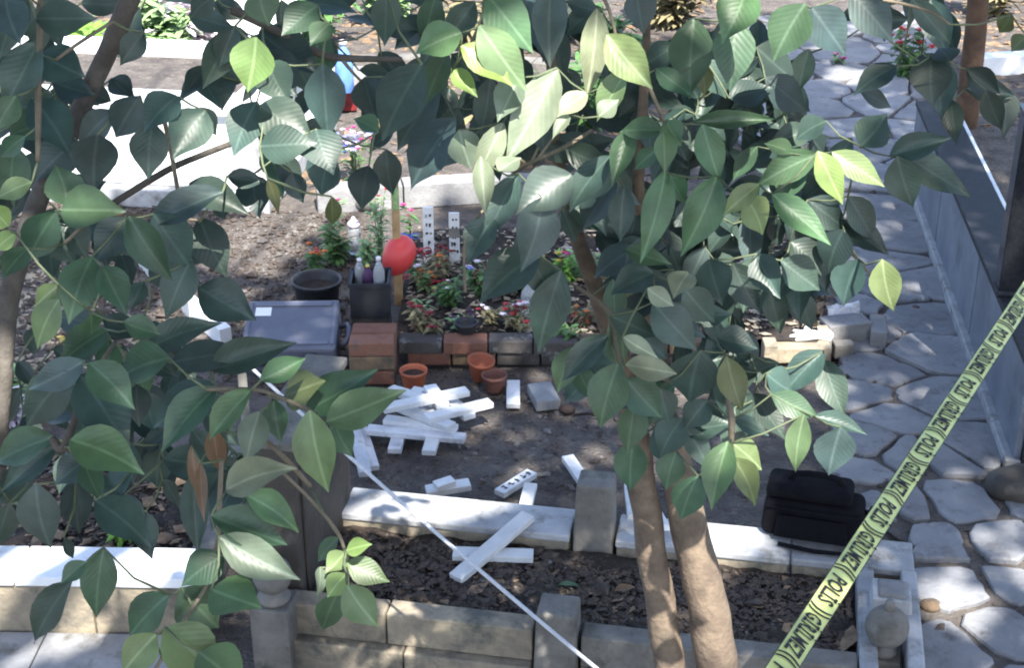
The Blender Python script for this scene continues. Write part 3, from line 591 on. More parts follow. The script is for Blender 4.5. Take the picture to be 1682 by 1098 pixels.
plant(940, 560, .1, .08, .07, 40, 'herb', 'low green tuft beside the red bow', None, 0, .02, .016, 17)
plant(1060, 520, .1, .18, .12, 70, 'herb', 'leafy bush in the bed behind the leaning trunks', None, 0, .02, .026, 18)
plant(1262, 470, .05, .24, .06, 40, 'dry_plant', 'upright dry seed stalk behind the sunlit kerb stone', 'red_dull', 2, .018, .018, 19)
plant(1265, 410, .05, .2, .05, 16, 'herb', 'single red tulip among the hanging leaves', 'red_bright', 1, .026, .022, 20)
plant(1325, 535, .02, .16, .16, 170, 'litter', 'brown withered shrub behind the white ornament', None, 0, .02, .026, 21, name='dry_shrub', cat='shrub', stemn=12)
plant(1250, 545, .02, .05, .16, 60, 'straw', 'flattened tuft of straw on the sunlit sand', None, 0, .02, .014, 22)
plant(1485, 130, 0, .4, .22, 110, 'herb', 'flower bush with bright red blooms beside the path', ['red_bright', 'red_bright', 'red_bright', 'petal_white'], 14, .04, .035, 23, name='flower_bush', cat='bush', stemn=10)
plant(1372, 110, 0, .12, .1, 14, 'herb', 'magenta cut flowers lying on the stone path', 'magenta', 5, .035, .025, 24)
plant(1268, 140, 0, .14, .07, 12, 'herb', 'coral pink flower growing between the paving stones', 'red_bright', 2, .03, .025, 25)
plant(160, 140, 0, .4, .6, 420, 'herb_bright', 'bright green ground plant sunlit behind the marble tomb', None, 0, .02, .06, 26, name='shrub', cat='shrub', stemn=14)
plant(265, 118, 0, .55, .5, 420, 'herb_pale', 'bluish green shrub with one white bloom behind the tomb', 'petal_white', 1, .05, .05, 27, name='shrub', cat='shrub', stemn=14)
plant(318, 80, 0, .45, .3, 90, 'petal_white', 'spiky white leaved plant beside the bluish shrub', None, 0, .02, .06, 28, name='white_plant', stemn=10)
plant(50, 110, 0, .5, .6, 320, 'herb_pale', 'pale yellowish shrub at the far left behind the tomb', None, 0, .02, .05, 29, name='shrub', cat='shrub', stemn=12)
plant(500, 70, 0, .55, .6, 300, 'herb', 'dark green shrub behind the weathered back kerb', None, 0, .02, .05, 30, name='shrub', cat='shrub', stemn=12)
plant(900, 60, 0, .5, .6, 260, 'herb', 'spreading green shrub at the back under the branches', None, 0, .02, .06, 31, name='shrub', cat='shrub', stemn=14)
plant(1100, 40, 0, .5, .5, 220, 'dry_plant', 'brownish shrub at the back next to the path', None, 0, .02, .06, 32, name='shrub', cat='shrub', stemn=14)
plant(22, 690, 0, .14, .16, 150, 'petal_white', 'white flecked low plant at the left beside the offcuts', None, 0, .02, .022, 33, stemn=12)
plant(18, 640, 0, .1, .16, 90, 'herb_pale', 'yellow green grassy tuft behind the white flecked plant', None, 0, .02, .02, 34, stemn=10)
plant(205, 885, .16, .07, .05, 50, 'herb_bright', 'small bright green sprout against the marble kerb', None, 0, .02, .02, 35)
plant(140, 575, 0, .1, .12, 60, 'yellow', 'yellowed dry plant among the straw litter', None, 0, .02, .018, 36)
plant(750, 60, 0, .3, .3, 110, 'dry_plant', 'tangle of dry twigs behind the back kerb', None, 0, .02, .04, 37, name='dry_shrub', cat='shrub', stemn=12)
for k, (px, py, mt, lb) in enumerate(((430, 60, 'herb', 'low dark bush behind the upper end of the marble tomb'), (640, 30, 'herb_pale', 'pale bush behind the light blue bottle'), (820, 80, 'dry_plant', 'straggling dry bush in front of the spreading shrub'), (1010, 110, 'herb', 'green bush at the corner where the path widens'), (1640, 20, 'dry_plant', 'dry brown bush beyond the wooden post'), (960, 200, 'herb', 'broad green bush growing behind the concrete kerb'), (860, 250, 'dry_plant', 'withered bush between the concrete kerb and the path'))):
    plant(px, py, 0, .42, .5, 170, mt, lb, None, 0, .02, .05, 200 + k, name='shrub', cat='shrub', stemn=13)
rq = random.Random(55)
kinds = [('dry_plant', 'withered brown posy'), ('herb', 'little green weed'), ('herb_pale', 'grey green tuft')]
hues = [('red_dull', 'dull crimson'), ('petal_white', 'white'), ('red_bright', 'bright scarlet'), ('yellow', 'yellow'), (None, 'no'), ('purple_dark', 'dark purple'), ('litter', 'faded brown'), ('orange', 'orange')]
for k in range(24):
    px, py = rq.uniform(665, 1120), rq.uniform(430, 555); kd = kinds[k % 3]; hu = hues[k // 3]
    plant(px, py, .09, rq.uniform(.07, .15), rq.uniform(.06, .11), 46, kd[0], kd[1] + ' with ' + hu[1] + ' blooms in the flower bed', hu[0], 4 if hu[0] else 0, rq.uniform(.013, .02), rq.uniform(.012, .018), 60 + k, stemn=7)
# balloon on a stake
st = empty('wooden_stake', G(655, 492, .08), 0, 'pale wooden stake holding up the red balloon', 'stake')
MB().box(-.02, .02, -.012, .012, -.03, .60, None, .003, .002).build('shaft', 'wood_stake', st, bev=.003)
MB().box(-.012, .016, -.0142, -.0122, .46, .57).build('label_strip', 'herb_pale', st)
bl = empty('balloon', G(657, 410, .31) + Vector((0, -.06, 0)), 0, 'shiny red balloon leaning against the wooden stake', 'balloon', rot=(-.35, .45, 0))
MB().lathe([(.078 * math.sin(math.pi * q) * (1 - .18 * (1 - q) ** 2) + .0012, -.095 * math.cos(math.pi * q) * (1.0 if q > .5 else 1.12)) for q in [(k + .02) / 24 for k in range(24)] + [.9995]], 40, cap=False).build('skin', 'balloon', bl, smooth=True)
MB().lathe([(.012, -.105), (.006, -.094), (.004, -.088)], 12).build('knot', 'balloon', bl, smooth=True)
def ribbon(px, py, z, r, matn, label, n=8, name='ribbon_bow', seed=1):
    q = random.Random(seed); P = G(px, py, z); t = empty(name, P, 0, label, 'ribbon')
    for s in (-1, 1):
        b = MB(); pts = [Vector((s * r * math.sin(a) * 1.1, -.2 * r * math.sin(2 * a), r * .45 * math.sin(2 * a) + r * .5)) for a in [math.pi * k / 10 for k in range(11)]]
        for k, p_ in enumerate(pts): b.v += [(p_.x, p_.y - r * .25, p_.z), (p_.x, p_.y + r * .25, p_.z)]
        b.f = [(2 * k, 2 * k + 1, 2 * k + 3, 2 * k + 2) for k in range(10)]; b.build('loop', matn, t, smooth=True)
    b = MB()
    for k in range(n): a = q.uniform(0, 6.28); blade(b, Vector((0, 0, r * .5)), (math.cos(a), math.sin(a), q.uniform(-.4, .8)), r * 1.6, r * .3, .5, 4)
    b.build('tail', matn, t, smooth=True); MB().ball((0, 0, r * .5), r * .28, 10).build('knot', matn, t, smooth=True); return t
ribbon(955, 530, .1, .045, 'red_bright', 'bright red bow lying in the flower bed', 3, seed=2)
ribbon(690, 420, .2, .05, 'red_dull', 'crumpled red bow next to the balloon', 7, seed=3)
ribbon(660, 460, .14, .035, 'red_bright', 'coral red ribbon tied to the foot of the stake', 6, seed=4)
ribbon(673, 395, .12, .045, 'blue', 'deep blue ribbon behind the balloon', 4, seed=5)
ribbon(555, 245, .28, .10, 'violet', 'lilac blue foil ribbon above the pale blossoms', 9, seed=6)
ribbon(720, 470, .12, .04, 'red_dull', 'long dark red ribbon trailing over the dried bouquet', 9, seed=7)
ribbon(690, 545, .1, .035, 'red_bright', 'small red ribbon at the corner of the brick edging', 4, seed=8)
ribbon(1245, 600, .02, .035, 'red_dull', 'faded red cloth scrap below the sunlit kerb stone', 3, seed=9)
bottle(G(567, 150, .16), .06, .34, 'light_blue', 'petal_white', 'light blue plastic bottle standing on the grey stone block')
o = block(590, 155, .62, .3, .16, .05, 'concrete', 'grey stone block under the light blue bottle', name='stone_block')
block(567, 178, .16, .12, .12, .05, 'red_dull', 'dark red box in front of the grey stone block', name='red_box')
ln = empty('lantern', G(583, 415, .0), 0, 'small glass grave lantern among the potted plants', 'lantern')
MB().lathe([(.03, 0), (.034, .01), (.034, .13), (.026, .15)], 16).build('glass', 'clear_plastic', ln, smooth=True); MB().lathe([(.036, .151), (.03, .17), (.012, .185), (.006, .2)], 16).build('lid', 'petal_white', ln, smooth=True); MB().lathe([(.02, .012), (.02, .07), (.002, .075)], 12).build('candle', 'petal_white', ln, smooth=True)
# white ornament: a flat carved lily on the stone
wo = empty('white_ornament', G(1332, 552, .085), -.1, 'bright white lily shaped ornament lying on the kerb stone', 'ornament', rot=(.3, 0, -.1)); b = MB()
out = [(.10, .0), (.085, -.035), (.03, -.022), (.005, -.028), (-.03, -.038), (-.075, -.045), (-.04, -.018), (-.10, -.02), (-.045, -.002), (-.085, .018), (-.035, .014), (-.022, .055), (.0, .02), (.03, .014), (.075, .03)]
n = len(out); b.v = [(x, y, 0) for x, y in out] + [(x, y, .022) for x, y in out]; b.f = [tuple(range(n))[::-1], tuple(range(n, 2 * n))] + [(i, (i + 1) % n, n + (i + 1) % n, n + i) for i in range(n)]
b.build('petals', 'paper', wo, bev=.005); MB().ball((.07, -.003, .02), .024, 12, (1, 1, .6)).build('cup', 'paper', wo, smooth=True)
# crumpled white paper behind the block
b = MB(); ng = 6; r = random.Random(3)
b.v = [((i / ng - .5) * .16, (j / ng - .5) * .1, .03 * nz((i, j), .9, 3) + r.uniform(0, .016)) for j in range(ng + 1) for i in range(ng + 1)]; b.f = [(j * 7 + i, j * 7 + i + 1, j * 7 + i + 8, j * 7 + i + 7) for j in range(ng) for i in range(ng)]
o = b.build('crumpled_paper', 'white_worn'); o.location = G(1387, 515, .10); o.rotation_euler = (.5, 0, .2); s_ = o.modifiers.new('t', 'SOLIDIFY'); s_.thickness = .002; tag(o, 'crumpled pale sheet lying behind the concrete block', 'paper')

# ------------------------------------------------------------------ the two trees whose leaves hang in front
def spline(pts, k=6):
    out = []; n = len(pts)
    for i in range(n - 1):
        p0, p1, p2, p3 = pts[max(i - 1, 0)], pts[i], pts[i + 1], pts[min(i + 2, n - 1)]
        for j in range(k):
            t = j / k; out.append(tuple(.5 * (2 * b + (c - a) * t + (2 * a - 5 * b + 4 * c - d) * t * t + (-a + 3 * b - 3 * c + d) * t ** 3) for a, b, c, d in zip(p0, p1, p2, p3)))
    out.append(pts[-1]); return out
def limb(name, pts, matn, parent, n=10, rough=.06):      # pts: (px, py, depth, width_px)
    P = []; rad = []
    for i, (px, py, dp, wpx) in enumerate(spline([tuple(map(float, q)) for q in pts])):
        p_ = PD(px, py, dp); r_ = wpx / FPX * dp / 2; P.append(p_ + Vector((nz(p_, 9), nz(p_, 9, 1), 0)) * r_ * .25); rad.append(r_ * (1 + rough * nz(p_, 30, 2)))
    return MB().tube(P, rad, n).build(name, matn, parent, smooth=True), P
def vroot(px, py, dep, r, gx, gy):                        # from a point of the trunk down to the ground
    p_ = PD(px, py, dep); return [Vector((gx, gy, -.1)), Vector((gx, gy, .02)).lerp(p_, .4), p_]
treeC = empty('leafy_tree', (.42, 2.9, 0), 0, 'glossy leaved tree with two slim bare trunks over the stone surround', 'tree')
treeL = empty('leafy_tree', (-1.25, 1.9, 0), 0, 'glossy leaved tree with dark leaning stem beside the marble grave', 'tree')
for t in (treeC, treeL): t['group'] = 'glossy leaved trees'
def up(o, t): o.location = -Vector(t.location)            # geometry is in world space
BASES = {'C': [], 'L': []}
def add_limb(t, key, name, pts, matn='branch', n=8):
    o, P = limb(name, pts, matn, t, n); up(o, t); BASES[key] += P[::3]; return o
add_limb(treeC, 'C', 'trunk', [(1130, 1500, 3.75, 62), (1115, 1250, 3.6, 56), (1100, 1098, 3.5, 52), (1075, 930, 3.4, 50), (1055, 800, 3.32, 48), (1035, 655, 3.22, 44), (1003, 545, 3.12, 34), (962, 430, 3.02, 28), (935, 340, 2.95, 25), (915, 240, 2.85, 20), (905, 120, 2.75, 16), (900, -40, 2.65, 12)], 'trunk', 14)
add_limb(treeC, 'C', 'trunk', [(1205, 1500, 3.75, 80), (1192, 1250, 3.6, 74), (1178, 1098, 3.5, 70), (1157, 970, 3.42, 66), (1130, 850, 3.35, 60), (1106, 740, 3.25, 50), (1082, 630, 3.15, 40), (1062, 520, 3.05, 32), (1050, 420, 2.95, 26), (1048, 300, 2.85, 20), (1060, 120, 2.75, 15), (1062, -40, 2.7, 12)], 'trunk', 14)
for b_ in ([(840, 287, 2.55, 5), (880, 263, 2.55, 7), (930, 240, 2.56, 7), (972, 214, 2.6, 6)], [(872, 268, 2.55, 5), (884, 242, 2.55, 4)], [(885, 258, 2.55, 5), (907, 228, 2.55, 4)], [(805, -30, 2.5, 9), (798, 20, 2.48, 8), (785, 50, 2.46, 7), (772, 76, 2.45, 5)],
           [(1055, 110, 2.5, 6), (1066, 140, 2.5, 7), (1082, 180, 2.5, 7), (1094, 215, 2.5, 6), (1094, 285, 2.5, 5)], [(764, 480, 2.5, 5), (766, 385, 2.5, 5), (805, 335, 2.52, 5), (850, 290, 2.55, 5)],
           [(945, 470, 2.7, 7), (1000, 512, 2.68, 8), (1012, 570, 2.66, 7), (1028, 628, 2.65, 6)], [(1190, 580, 2.5, 6), (1195, 650, 2.5, 7), (1202, 690, 2.5, 12), (1200, 750, 2.5, 6)], [(983, -20, 2.5, 7), (1000, 15, 2.5, 6), (1012, 60, 2.5, 5)],
           [(1385, 400, 2.7, 5), (1420, 440, 2.7, 5), (1450, 470, 2.7, 4)], [(1450, 0, 2.5, 6), (1480, 5, 2.5, 6), (1530, 20, 2.5, 5), (1560, 40, 2.5, 4)]):
    add_limb(treeC, 'C', 'branch', b_, 'twig', 6)
lt = [PD(-5, 760, 2.2)]
ob = MB().tube([Vector((-1.25, 1.9, -.1)), Vector((-1.2, 1.88, .8)), Vector((-.98, 1.85, 1.5)), PD(-8, 760, 2.2)], [.03, .026, .022, .018], 10).build('trunk', 'branch', treeL, smooth=True); up(ob, treeL)
add_limb(treeL, 'L', 'trunk', [(-8, 762, 2.2, 34), (6, 620, 2.2, 30), (18, 490, 2.2, 34), (44, 390, 2.22, 34), (75, 300, 2.24, 32), (112, 222, 2.26, 32), (150, 140, 2.26, 32), (188, 58, 2.24, 33), (228, -40, 2.2, 34)], 'branch', 12)
for b_ in ([(66, -30, 2.1, 10), (65, 60, 2.1, 11), (63, 140, 2.1, 12), (62, 265, 2.1, 8)], [(185, 335, 2.3, 12), (270, 282, 2.3, 12), (330, 255, 2.3, 11), (400, 228, 2.3, 10), (480, 200, 2.32, 8)], [(92, 98, 2.12, 6), (130, 70, 2.12, 6), (185, 35, 2.14, 6)], [(262, 165, 2.28, 7), (278, 235, 2.28, 8), (292, 312, 2.28, 7)],
           [(380, 15, 2.25, 16), (430, 38, 2.26, 15), (520, 85, 2.3, 14), (565, 95, 2.3, 13), (660, 97, 2.34, 9)], [(455, 768, 2.0, 6), (510, 822, 2.0, 6), (555, 876, 2.0, 6), (570, 925, 2.0, 5), (572, 970, 2.0, 4)], [(364, 755, 2.05, 8), (360, 840, 2.05, 9), (357, 900, 2.04, 8), (340, 960, 2.02, 7), (290, 1040, 1.98, 7), (250, 1110, 1.95, 6)],
           [(420, 712, 2.1, 9), (460, 745, 2.1, 10), (510, 800, 2.12, 8)], [(340, 640, 2.05, 8), (390, 640, 2.04, 8), (440, 645, 2.04, 7), (520, 680, 2.03, 7)], [(85, 720, 2.1, 12), (105, 735, 2.1, 16), (140, 640, 2.12, 9), (190, 560, 2.15, 7)], [(105, 400, 2.15, 6), (165, 355, 2.15, 7), (255, 357, 2.18, 5), (330, 362, 2.2, 4)], [(560, 95, 2.3, 8), (585, 125, 2.3, 5), (620, 155, 2.3, 4)]):
    add_limb(treeL, 'L', 'branch', b_, 'branch' if b_[0][3] > 10.5 else 'twig', 7)
# leaf shapes: blade folded along the midrib, drooping towards a drawn-out tip
PROF = [(0, .05), (.06, .3), (.16, .64), (.3, .92), (.42, 1.0), (.56, .92), (.7, .68), (.82, .38), (.91, .17), (1, .01)]
def leaf_mesh(i):
    r = random.Random(100 + i); fold = r.uniform(.05, .3); bend = r.uniform(.05, .34); skew = r.uniform(-.06, .06); wav = r.uniform(.0, .035); tw = r.uniform(-.25, .25); pk = r.uniform(-.08, .1)
    vs = []; uvs = []; C = (-1, -.55, 0, .55, 1)
    for t, wv in PROF:
        tt = t
        for c in C:
            x = c * wv * .5; z = fold * abs(x) - bend * t * t + wav * math.sin(9 * t + (1.5 if c > 0 else 0)) * abs(c) + tw * x * t
            vs.append((x + skew * math.sin(math.pi * t), tt + pk * math.sin(math.pi * t) * 0, z)); uvs.append((.5 + x, t))
    nC = len(C); fs = [(j * nC + k, j * nC + k + 1, (j + 1) * nC + k + 1, (j + 1) * nC + k) for j in range(len(PROF) - 1) for k in range(nC - 1)]
    me = bpy.data.meshes.new('leaf'); me.from_pydata(vs, [], fs); ul = me.uv_layers.new(name='UVMap')
    for l in me.loops: ul.data[l.index].uv = uvs[l.vertex_index]
    me.polygons.foreach_set('use_smooth', [True] * len(me.polygons)); me.materials.append(MAT['leaf']); return me
LM = [leaf_mesh(i) for i in range(14)]
LC = {'d': (.046, .082, .066), 'k': (.030, .052, .044), 'b': (.06, .094, .088), 'm': (.058, .115, .062), 'g': (.085, .165, .075), 'l': (.15, .215, .095), 'y': (.2, .29, .085), 'p': (.20, .235, .155), 'o': (.10, .12, .045), 'r': (.16, .1, .055)}  # dark and bluish greens lifted to blue-grey, haze and sky sheen in the colour
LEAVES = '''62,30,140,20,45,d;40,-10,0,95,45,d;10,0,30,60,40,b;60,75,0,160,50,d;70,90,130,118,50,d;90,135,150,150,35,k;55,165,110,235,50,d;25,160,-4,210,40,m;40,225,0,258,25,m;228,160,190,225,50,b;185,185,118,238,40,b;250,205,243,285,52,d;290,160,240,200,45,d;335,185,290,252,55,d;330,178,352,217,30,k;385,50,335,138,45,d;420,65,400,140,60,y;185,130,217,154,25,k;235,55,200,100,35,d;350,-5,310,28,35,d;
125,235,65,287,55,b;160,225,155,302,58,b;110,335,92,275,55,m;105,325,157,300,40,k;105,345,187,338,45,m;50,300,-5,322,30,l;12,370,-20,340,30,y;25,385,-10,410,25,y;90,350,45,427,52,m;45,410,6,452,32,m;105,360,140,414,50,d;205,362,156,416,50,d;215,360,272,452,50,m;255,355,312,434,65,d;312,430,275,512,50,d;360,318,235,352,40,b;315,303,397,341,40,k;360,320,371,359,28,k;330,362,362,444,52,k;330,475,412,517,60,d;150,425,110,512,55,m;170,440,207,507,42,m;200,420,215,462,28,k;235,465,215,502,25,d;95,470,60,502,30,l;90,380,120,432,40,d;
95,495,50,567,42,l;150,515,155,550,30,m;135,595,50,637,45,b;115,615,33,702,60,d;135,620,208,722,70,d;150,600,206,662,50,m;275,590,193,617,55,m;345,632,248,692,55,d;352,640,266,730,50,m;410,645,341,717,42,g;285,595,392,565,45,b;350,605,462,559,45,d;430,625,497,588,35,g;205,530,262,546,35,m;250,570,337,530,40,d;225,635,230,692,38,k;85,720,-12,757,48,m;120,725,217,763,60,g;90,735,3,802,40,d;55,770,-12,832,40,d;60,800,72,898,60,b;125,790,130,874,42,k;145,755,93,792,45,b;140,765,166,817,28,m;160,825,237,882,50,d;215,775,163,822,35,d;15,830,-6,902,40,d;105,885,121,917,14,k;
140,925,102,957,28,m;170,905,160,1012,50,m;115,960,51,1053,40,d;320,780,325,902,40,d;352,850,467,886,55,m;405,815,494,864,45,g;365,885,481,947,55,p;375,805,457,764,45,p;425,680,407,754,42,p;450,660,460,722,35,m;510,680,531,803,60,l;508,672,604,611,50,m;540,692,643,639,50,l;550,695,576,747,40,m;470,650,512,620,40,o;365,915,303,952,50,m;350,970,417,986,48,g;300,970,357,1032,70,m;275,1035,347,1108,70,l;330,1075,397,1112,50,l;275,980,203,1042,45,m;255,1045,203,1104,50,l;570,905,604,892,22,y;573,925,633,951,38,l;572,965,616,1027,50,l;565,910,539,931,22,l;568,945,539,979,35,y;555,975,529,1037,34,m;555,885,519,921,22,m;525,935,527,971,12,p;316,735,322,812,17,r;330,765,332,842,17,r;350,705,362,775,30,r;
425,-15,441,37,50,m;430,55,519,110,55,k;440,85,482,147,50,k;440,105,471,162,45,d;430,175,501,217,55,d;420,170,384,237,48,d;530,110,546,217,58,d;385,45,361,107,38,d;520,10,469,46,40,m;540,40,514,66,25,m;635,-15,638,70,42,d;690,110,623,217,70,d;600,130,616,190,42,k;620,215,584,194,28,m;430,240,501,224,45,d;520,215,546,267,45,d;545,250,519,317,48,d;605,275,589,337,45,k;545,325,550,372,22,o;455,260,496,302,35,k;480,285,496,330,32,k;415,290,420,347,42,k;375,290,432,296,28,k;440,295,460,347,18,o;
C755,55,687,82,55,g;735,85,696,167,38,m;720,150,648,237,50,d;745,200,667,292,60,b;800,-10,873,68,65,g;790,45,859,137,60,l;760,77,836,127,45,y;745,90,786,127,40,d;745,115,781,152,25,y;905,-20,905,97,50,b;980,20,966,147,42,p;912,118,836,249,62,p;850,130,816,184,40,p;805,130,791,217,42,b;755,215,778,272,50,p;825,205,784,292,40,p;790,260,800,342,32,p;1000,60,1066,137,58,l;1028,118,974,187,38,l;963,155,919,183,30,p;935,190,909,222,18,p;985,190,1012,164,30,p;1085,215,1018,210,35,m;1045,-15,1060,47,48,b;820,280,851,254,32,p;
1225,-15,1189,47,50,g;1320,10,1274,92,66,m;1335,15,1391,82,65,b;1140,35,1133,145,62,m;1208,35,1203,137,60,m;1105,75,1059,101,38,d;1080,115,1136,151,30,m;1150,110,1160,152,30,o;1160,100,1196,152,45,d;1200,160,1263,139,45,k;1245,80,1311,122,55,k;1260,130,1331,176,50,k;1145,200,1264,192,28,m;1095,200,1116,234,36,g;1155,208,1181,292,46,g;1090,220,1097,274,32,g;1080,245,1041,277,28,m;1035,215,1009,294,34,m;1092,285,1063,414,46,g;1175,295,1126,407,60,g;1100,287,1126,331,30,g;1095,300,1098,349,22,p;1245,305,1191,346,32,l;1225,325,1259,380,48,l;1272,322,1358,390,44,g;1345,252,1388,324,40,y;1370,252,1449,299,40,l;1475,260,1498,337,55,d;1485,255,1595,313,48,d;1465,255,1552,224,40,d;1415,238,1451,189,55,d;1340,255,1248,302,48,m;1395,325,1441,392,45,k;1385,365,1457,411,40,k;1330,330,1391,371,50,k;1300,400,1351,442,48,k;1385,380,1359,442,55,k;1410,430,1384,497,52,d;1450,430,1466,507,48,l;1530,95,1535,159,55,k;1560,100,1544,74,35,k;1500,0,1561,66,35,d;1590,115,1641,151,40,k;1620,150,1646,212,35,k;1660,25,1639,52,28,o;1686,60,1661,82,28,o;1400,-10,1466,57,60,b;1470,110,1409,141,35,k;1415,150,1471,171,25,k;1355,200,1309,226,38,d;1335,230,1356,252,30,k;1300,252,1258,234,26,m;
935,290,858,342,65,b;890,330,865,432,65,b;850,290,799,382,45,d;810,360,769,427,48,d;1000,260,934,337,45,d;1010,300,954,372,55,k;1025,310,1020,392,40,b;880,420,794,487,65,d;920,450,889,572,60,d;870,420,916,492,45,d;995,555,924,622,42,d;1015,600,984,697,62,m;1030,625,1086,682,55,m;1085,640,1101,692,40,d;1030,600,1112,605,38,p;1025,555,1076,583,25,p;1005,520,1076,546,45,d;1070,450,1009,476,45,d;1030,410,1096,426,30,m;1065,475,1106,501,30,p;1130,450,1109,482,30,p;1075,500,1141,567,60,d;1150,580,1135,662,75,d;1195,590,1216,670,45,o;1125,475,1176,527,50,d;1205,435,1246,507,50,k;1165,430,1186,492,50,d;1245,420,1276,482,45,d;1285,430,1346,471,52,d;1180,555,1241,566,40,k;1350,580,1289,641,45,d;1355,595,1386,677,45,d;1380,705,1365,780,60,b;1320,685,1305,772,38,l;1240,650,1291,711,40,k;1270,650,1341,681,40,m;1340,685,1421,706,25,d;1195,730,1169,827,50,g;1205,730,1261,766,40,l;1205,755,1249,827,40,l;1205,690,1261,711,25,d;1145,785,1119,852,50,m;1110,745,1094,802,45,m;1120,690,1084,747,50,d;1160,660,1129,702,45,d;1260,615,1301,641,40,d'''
allow = []; tree_key = 'L'
for chunk in LEAVES.replace('\n', '').split(';'):
    if chunk.startswith('C'): tree_key = 'C'; chunk = chunk[1:]
    a = chunk.split(','); allow.append((tree_key, *map(float, a[:5]), a[5]))
# dense background foliage: (tree, x0, y0, x1, y1, count, colours)
rf = random.Random(77)
GAPS = [(540, 85, 600, 325), (1330, 85, 1480, 205), (1400, 290, 1490, 410), (690, 265, 800, 335), (235, 30, 335, 115), (95, 60, 180, 130), (120, 185, 240, 300), (340, 190, 430, 290), (1490, 40, 1530, 100), (500, 325, 760, 600), (560, 55, 640, 90)]
def in_gap(bx, by, tx, ty): return any(x0 < bx + (tx - bx) * f < x1 and y0_ < by + (ty - by) * f < y1 for f in (.25, .55, .85) for x0, y0_, x1, y1 in GAPS)
FILL = [('L', -20, -20, 90, 130, 7, 'dk'), ('L', 0, 150, 90, 300, 5, 'dm'), ('L', 430, 0, 560, 60, 6, 'dm'), ('L', 360, 130, 430, 230, 4, 'd'), ('C', 640, 150, 760, 260, 8, 'dk'), ('C', 700, -20, 760, 50, 4, 'dm'), ('C', 860, -10, 1050, 60, 8, 'dk'), ('C', 760, 150, 840, 220, 3, 'db'), ('C', 930, 230, 1050, 420, 10, 'dkb'), ('C', 1040, 330, 1300, 450, 24, 'dkb'), ('C', 1060, 60, 1330, 250, 34, 'dk'), ('C', 640, -20, 1000, 50, 12, 'dkb'), ('C', 940, 460, 1080, 640, 9, 'dm'), ('C', 1030, 620, 1110, 730, 4, 'dm'), ('L', 0, 640, 240, 860, 9, 'dkb'), ('L', 380, 20, 640, 260, 10, 'dkm'), ('L', 0, 0, 380, 260, 5, 'dkb'), ('C', 620, 40, 900, 240, 10, 'dkb'),
        ('C', 1180, 20, 1260, 80, 4, 'd'), ('C', 1190, 400, 1330, 490, 8, 'dk'), ('C', 1240, 230, 1400, 330, 7, 'dm'), ('C', 1060, 440, 1200, 580, 7, 'dk'), ('C', 1200, 590, 1330, 690, 5, 'd'), ('C', 1060, 600, 1190, 720, 5, 'd'), ('C', 1480, -10, 1560, 110, 6, 'dk'), ('C', 820, 300, 930, 440, 5, 'db'), ('L', 60, 540, 260, 640, 5, 'dm'), ('L', 180, 640, 330, 760, 6, 'dk'), ('L', 240, 720, 440, 800, 5, 'dk'), ('C', 1560, 110, 1660, 190, 3, 'k'), ('L', 130, 250, 210, 330, 2, 'k')]
for key, x0, y0_, x1, y1, c, cols in FILL:
    for _ in range(c):
        bx, by = rf.uniform(x0, x1), rf.uniform(y0_, y1); a = rf.gauss(math.pi / 2, .9); Lp = rf.uniform(55, 85)
        if in_gap(bx, by, bx + Lp * math.cos(a), by + Lp * math.sin(a)): continue
        allow.append((key, bx, by, bx + Lp * math.cos(a), by + Lp * math.sin(a), Lp * rf.uniform(.45, .62), '+' + rf.choice(cols)))
0 and print('LEAVES', sum(a[0] == 'C' for a in allow), sum(a[0] == 'L' for a in allow))
rl = random.Random(9); camp = Vector((0, 0, CAMH)); ROOT = {'C': treeC, 'L': treeL}; NODES = {'C': [], 'L': []}
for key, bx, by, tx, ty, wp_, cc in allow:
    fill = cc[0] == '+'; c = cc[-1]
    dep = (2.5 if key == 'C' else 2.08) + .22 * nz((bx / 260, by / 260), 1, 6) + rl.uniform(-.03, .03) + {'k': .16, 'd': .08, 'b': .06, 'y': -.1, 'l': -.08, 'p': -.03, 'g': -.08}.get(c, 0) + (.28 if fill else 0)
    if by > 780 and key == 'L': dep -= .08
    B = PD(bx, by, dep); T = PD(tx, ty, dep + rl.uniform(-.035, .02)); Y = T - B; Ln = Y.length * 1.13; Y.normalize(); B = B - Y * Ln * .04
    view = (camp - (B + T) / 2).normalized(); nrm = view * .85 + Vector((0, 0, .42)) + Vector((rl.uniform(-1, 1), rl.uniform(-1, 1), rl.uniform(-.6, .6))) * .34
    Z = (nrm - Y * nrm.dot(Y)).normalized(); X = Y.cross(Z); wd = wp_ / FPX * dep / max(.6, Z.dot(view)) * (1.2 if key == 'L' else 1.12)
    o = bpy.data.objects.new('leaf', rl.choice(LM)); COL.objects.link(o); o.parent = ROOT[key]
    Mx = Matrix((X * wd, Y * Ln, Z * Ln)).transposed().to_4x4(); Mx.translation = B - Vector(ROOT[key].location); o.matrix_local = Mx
    col = LC[c]; v = rl.uniform(.85, 1.18); h = rl.uniform(-.1, .1); o.color = (col[0] * v * (1 + h), col[1] * v, col[2] * v * (1 - h), 1); NODES[key].append(B)
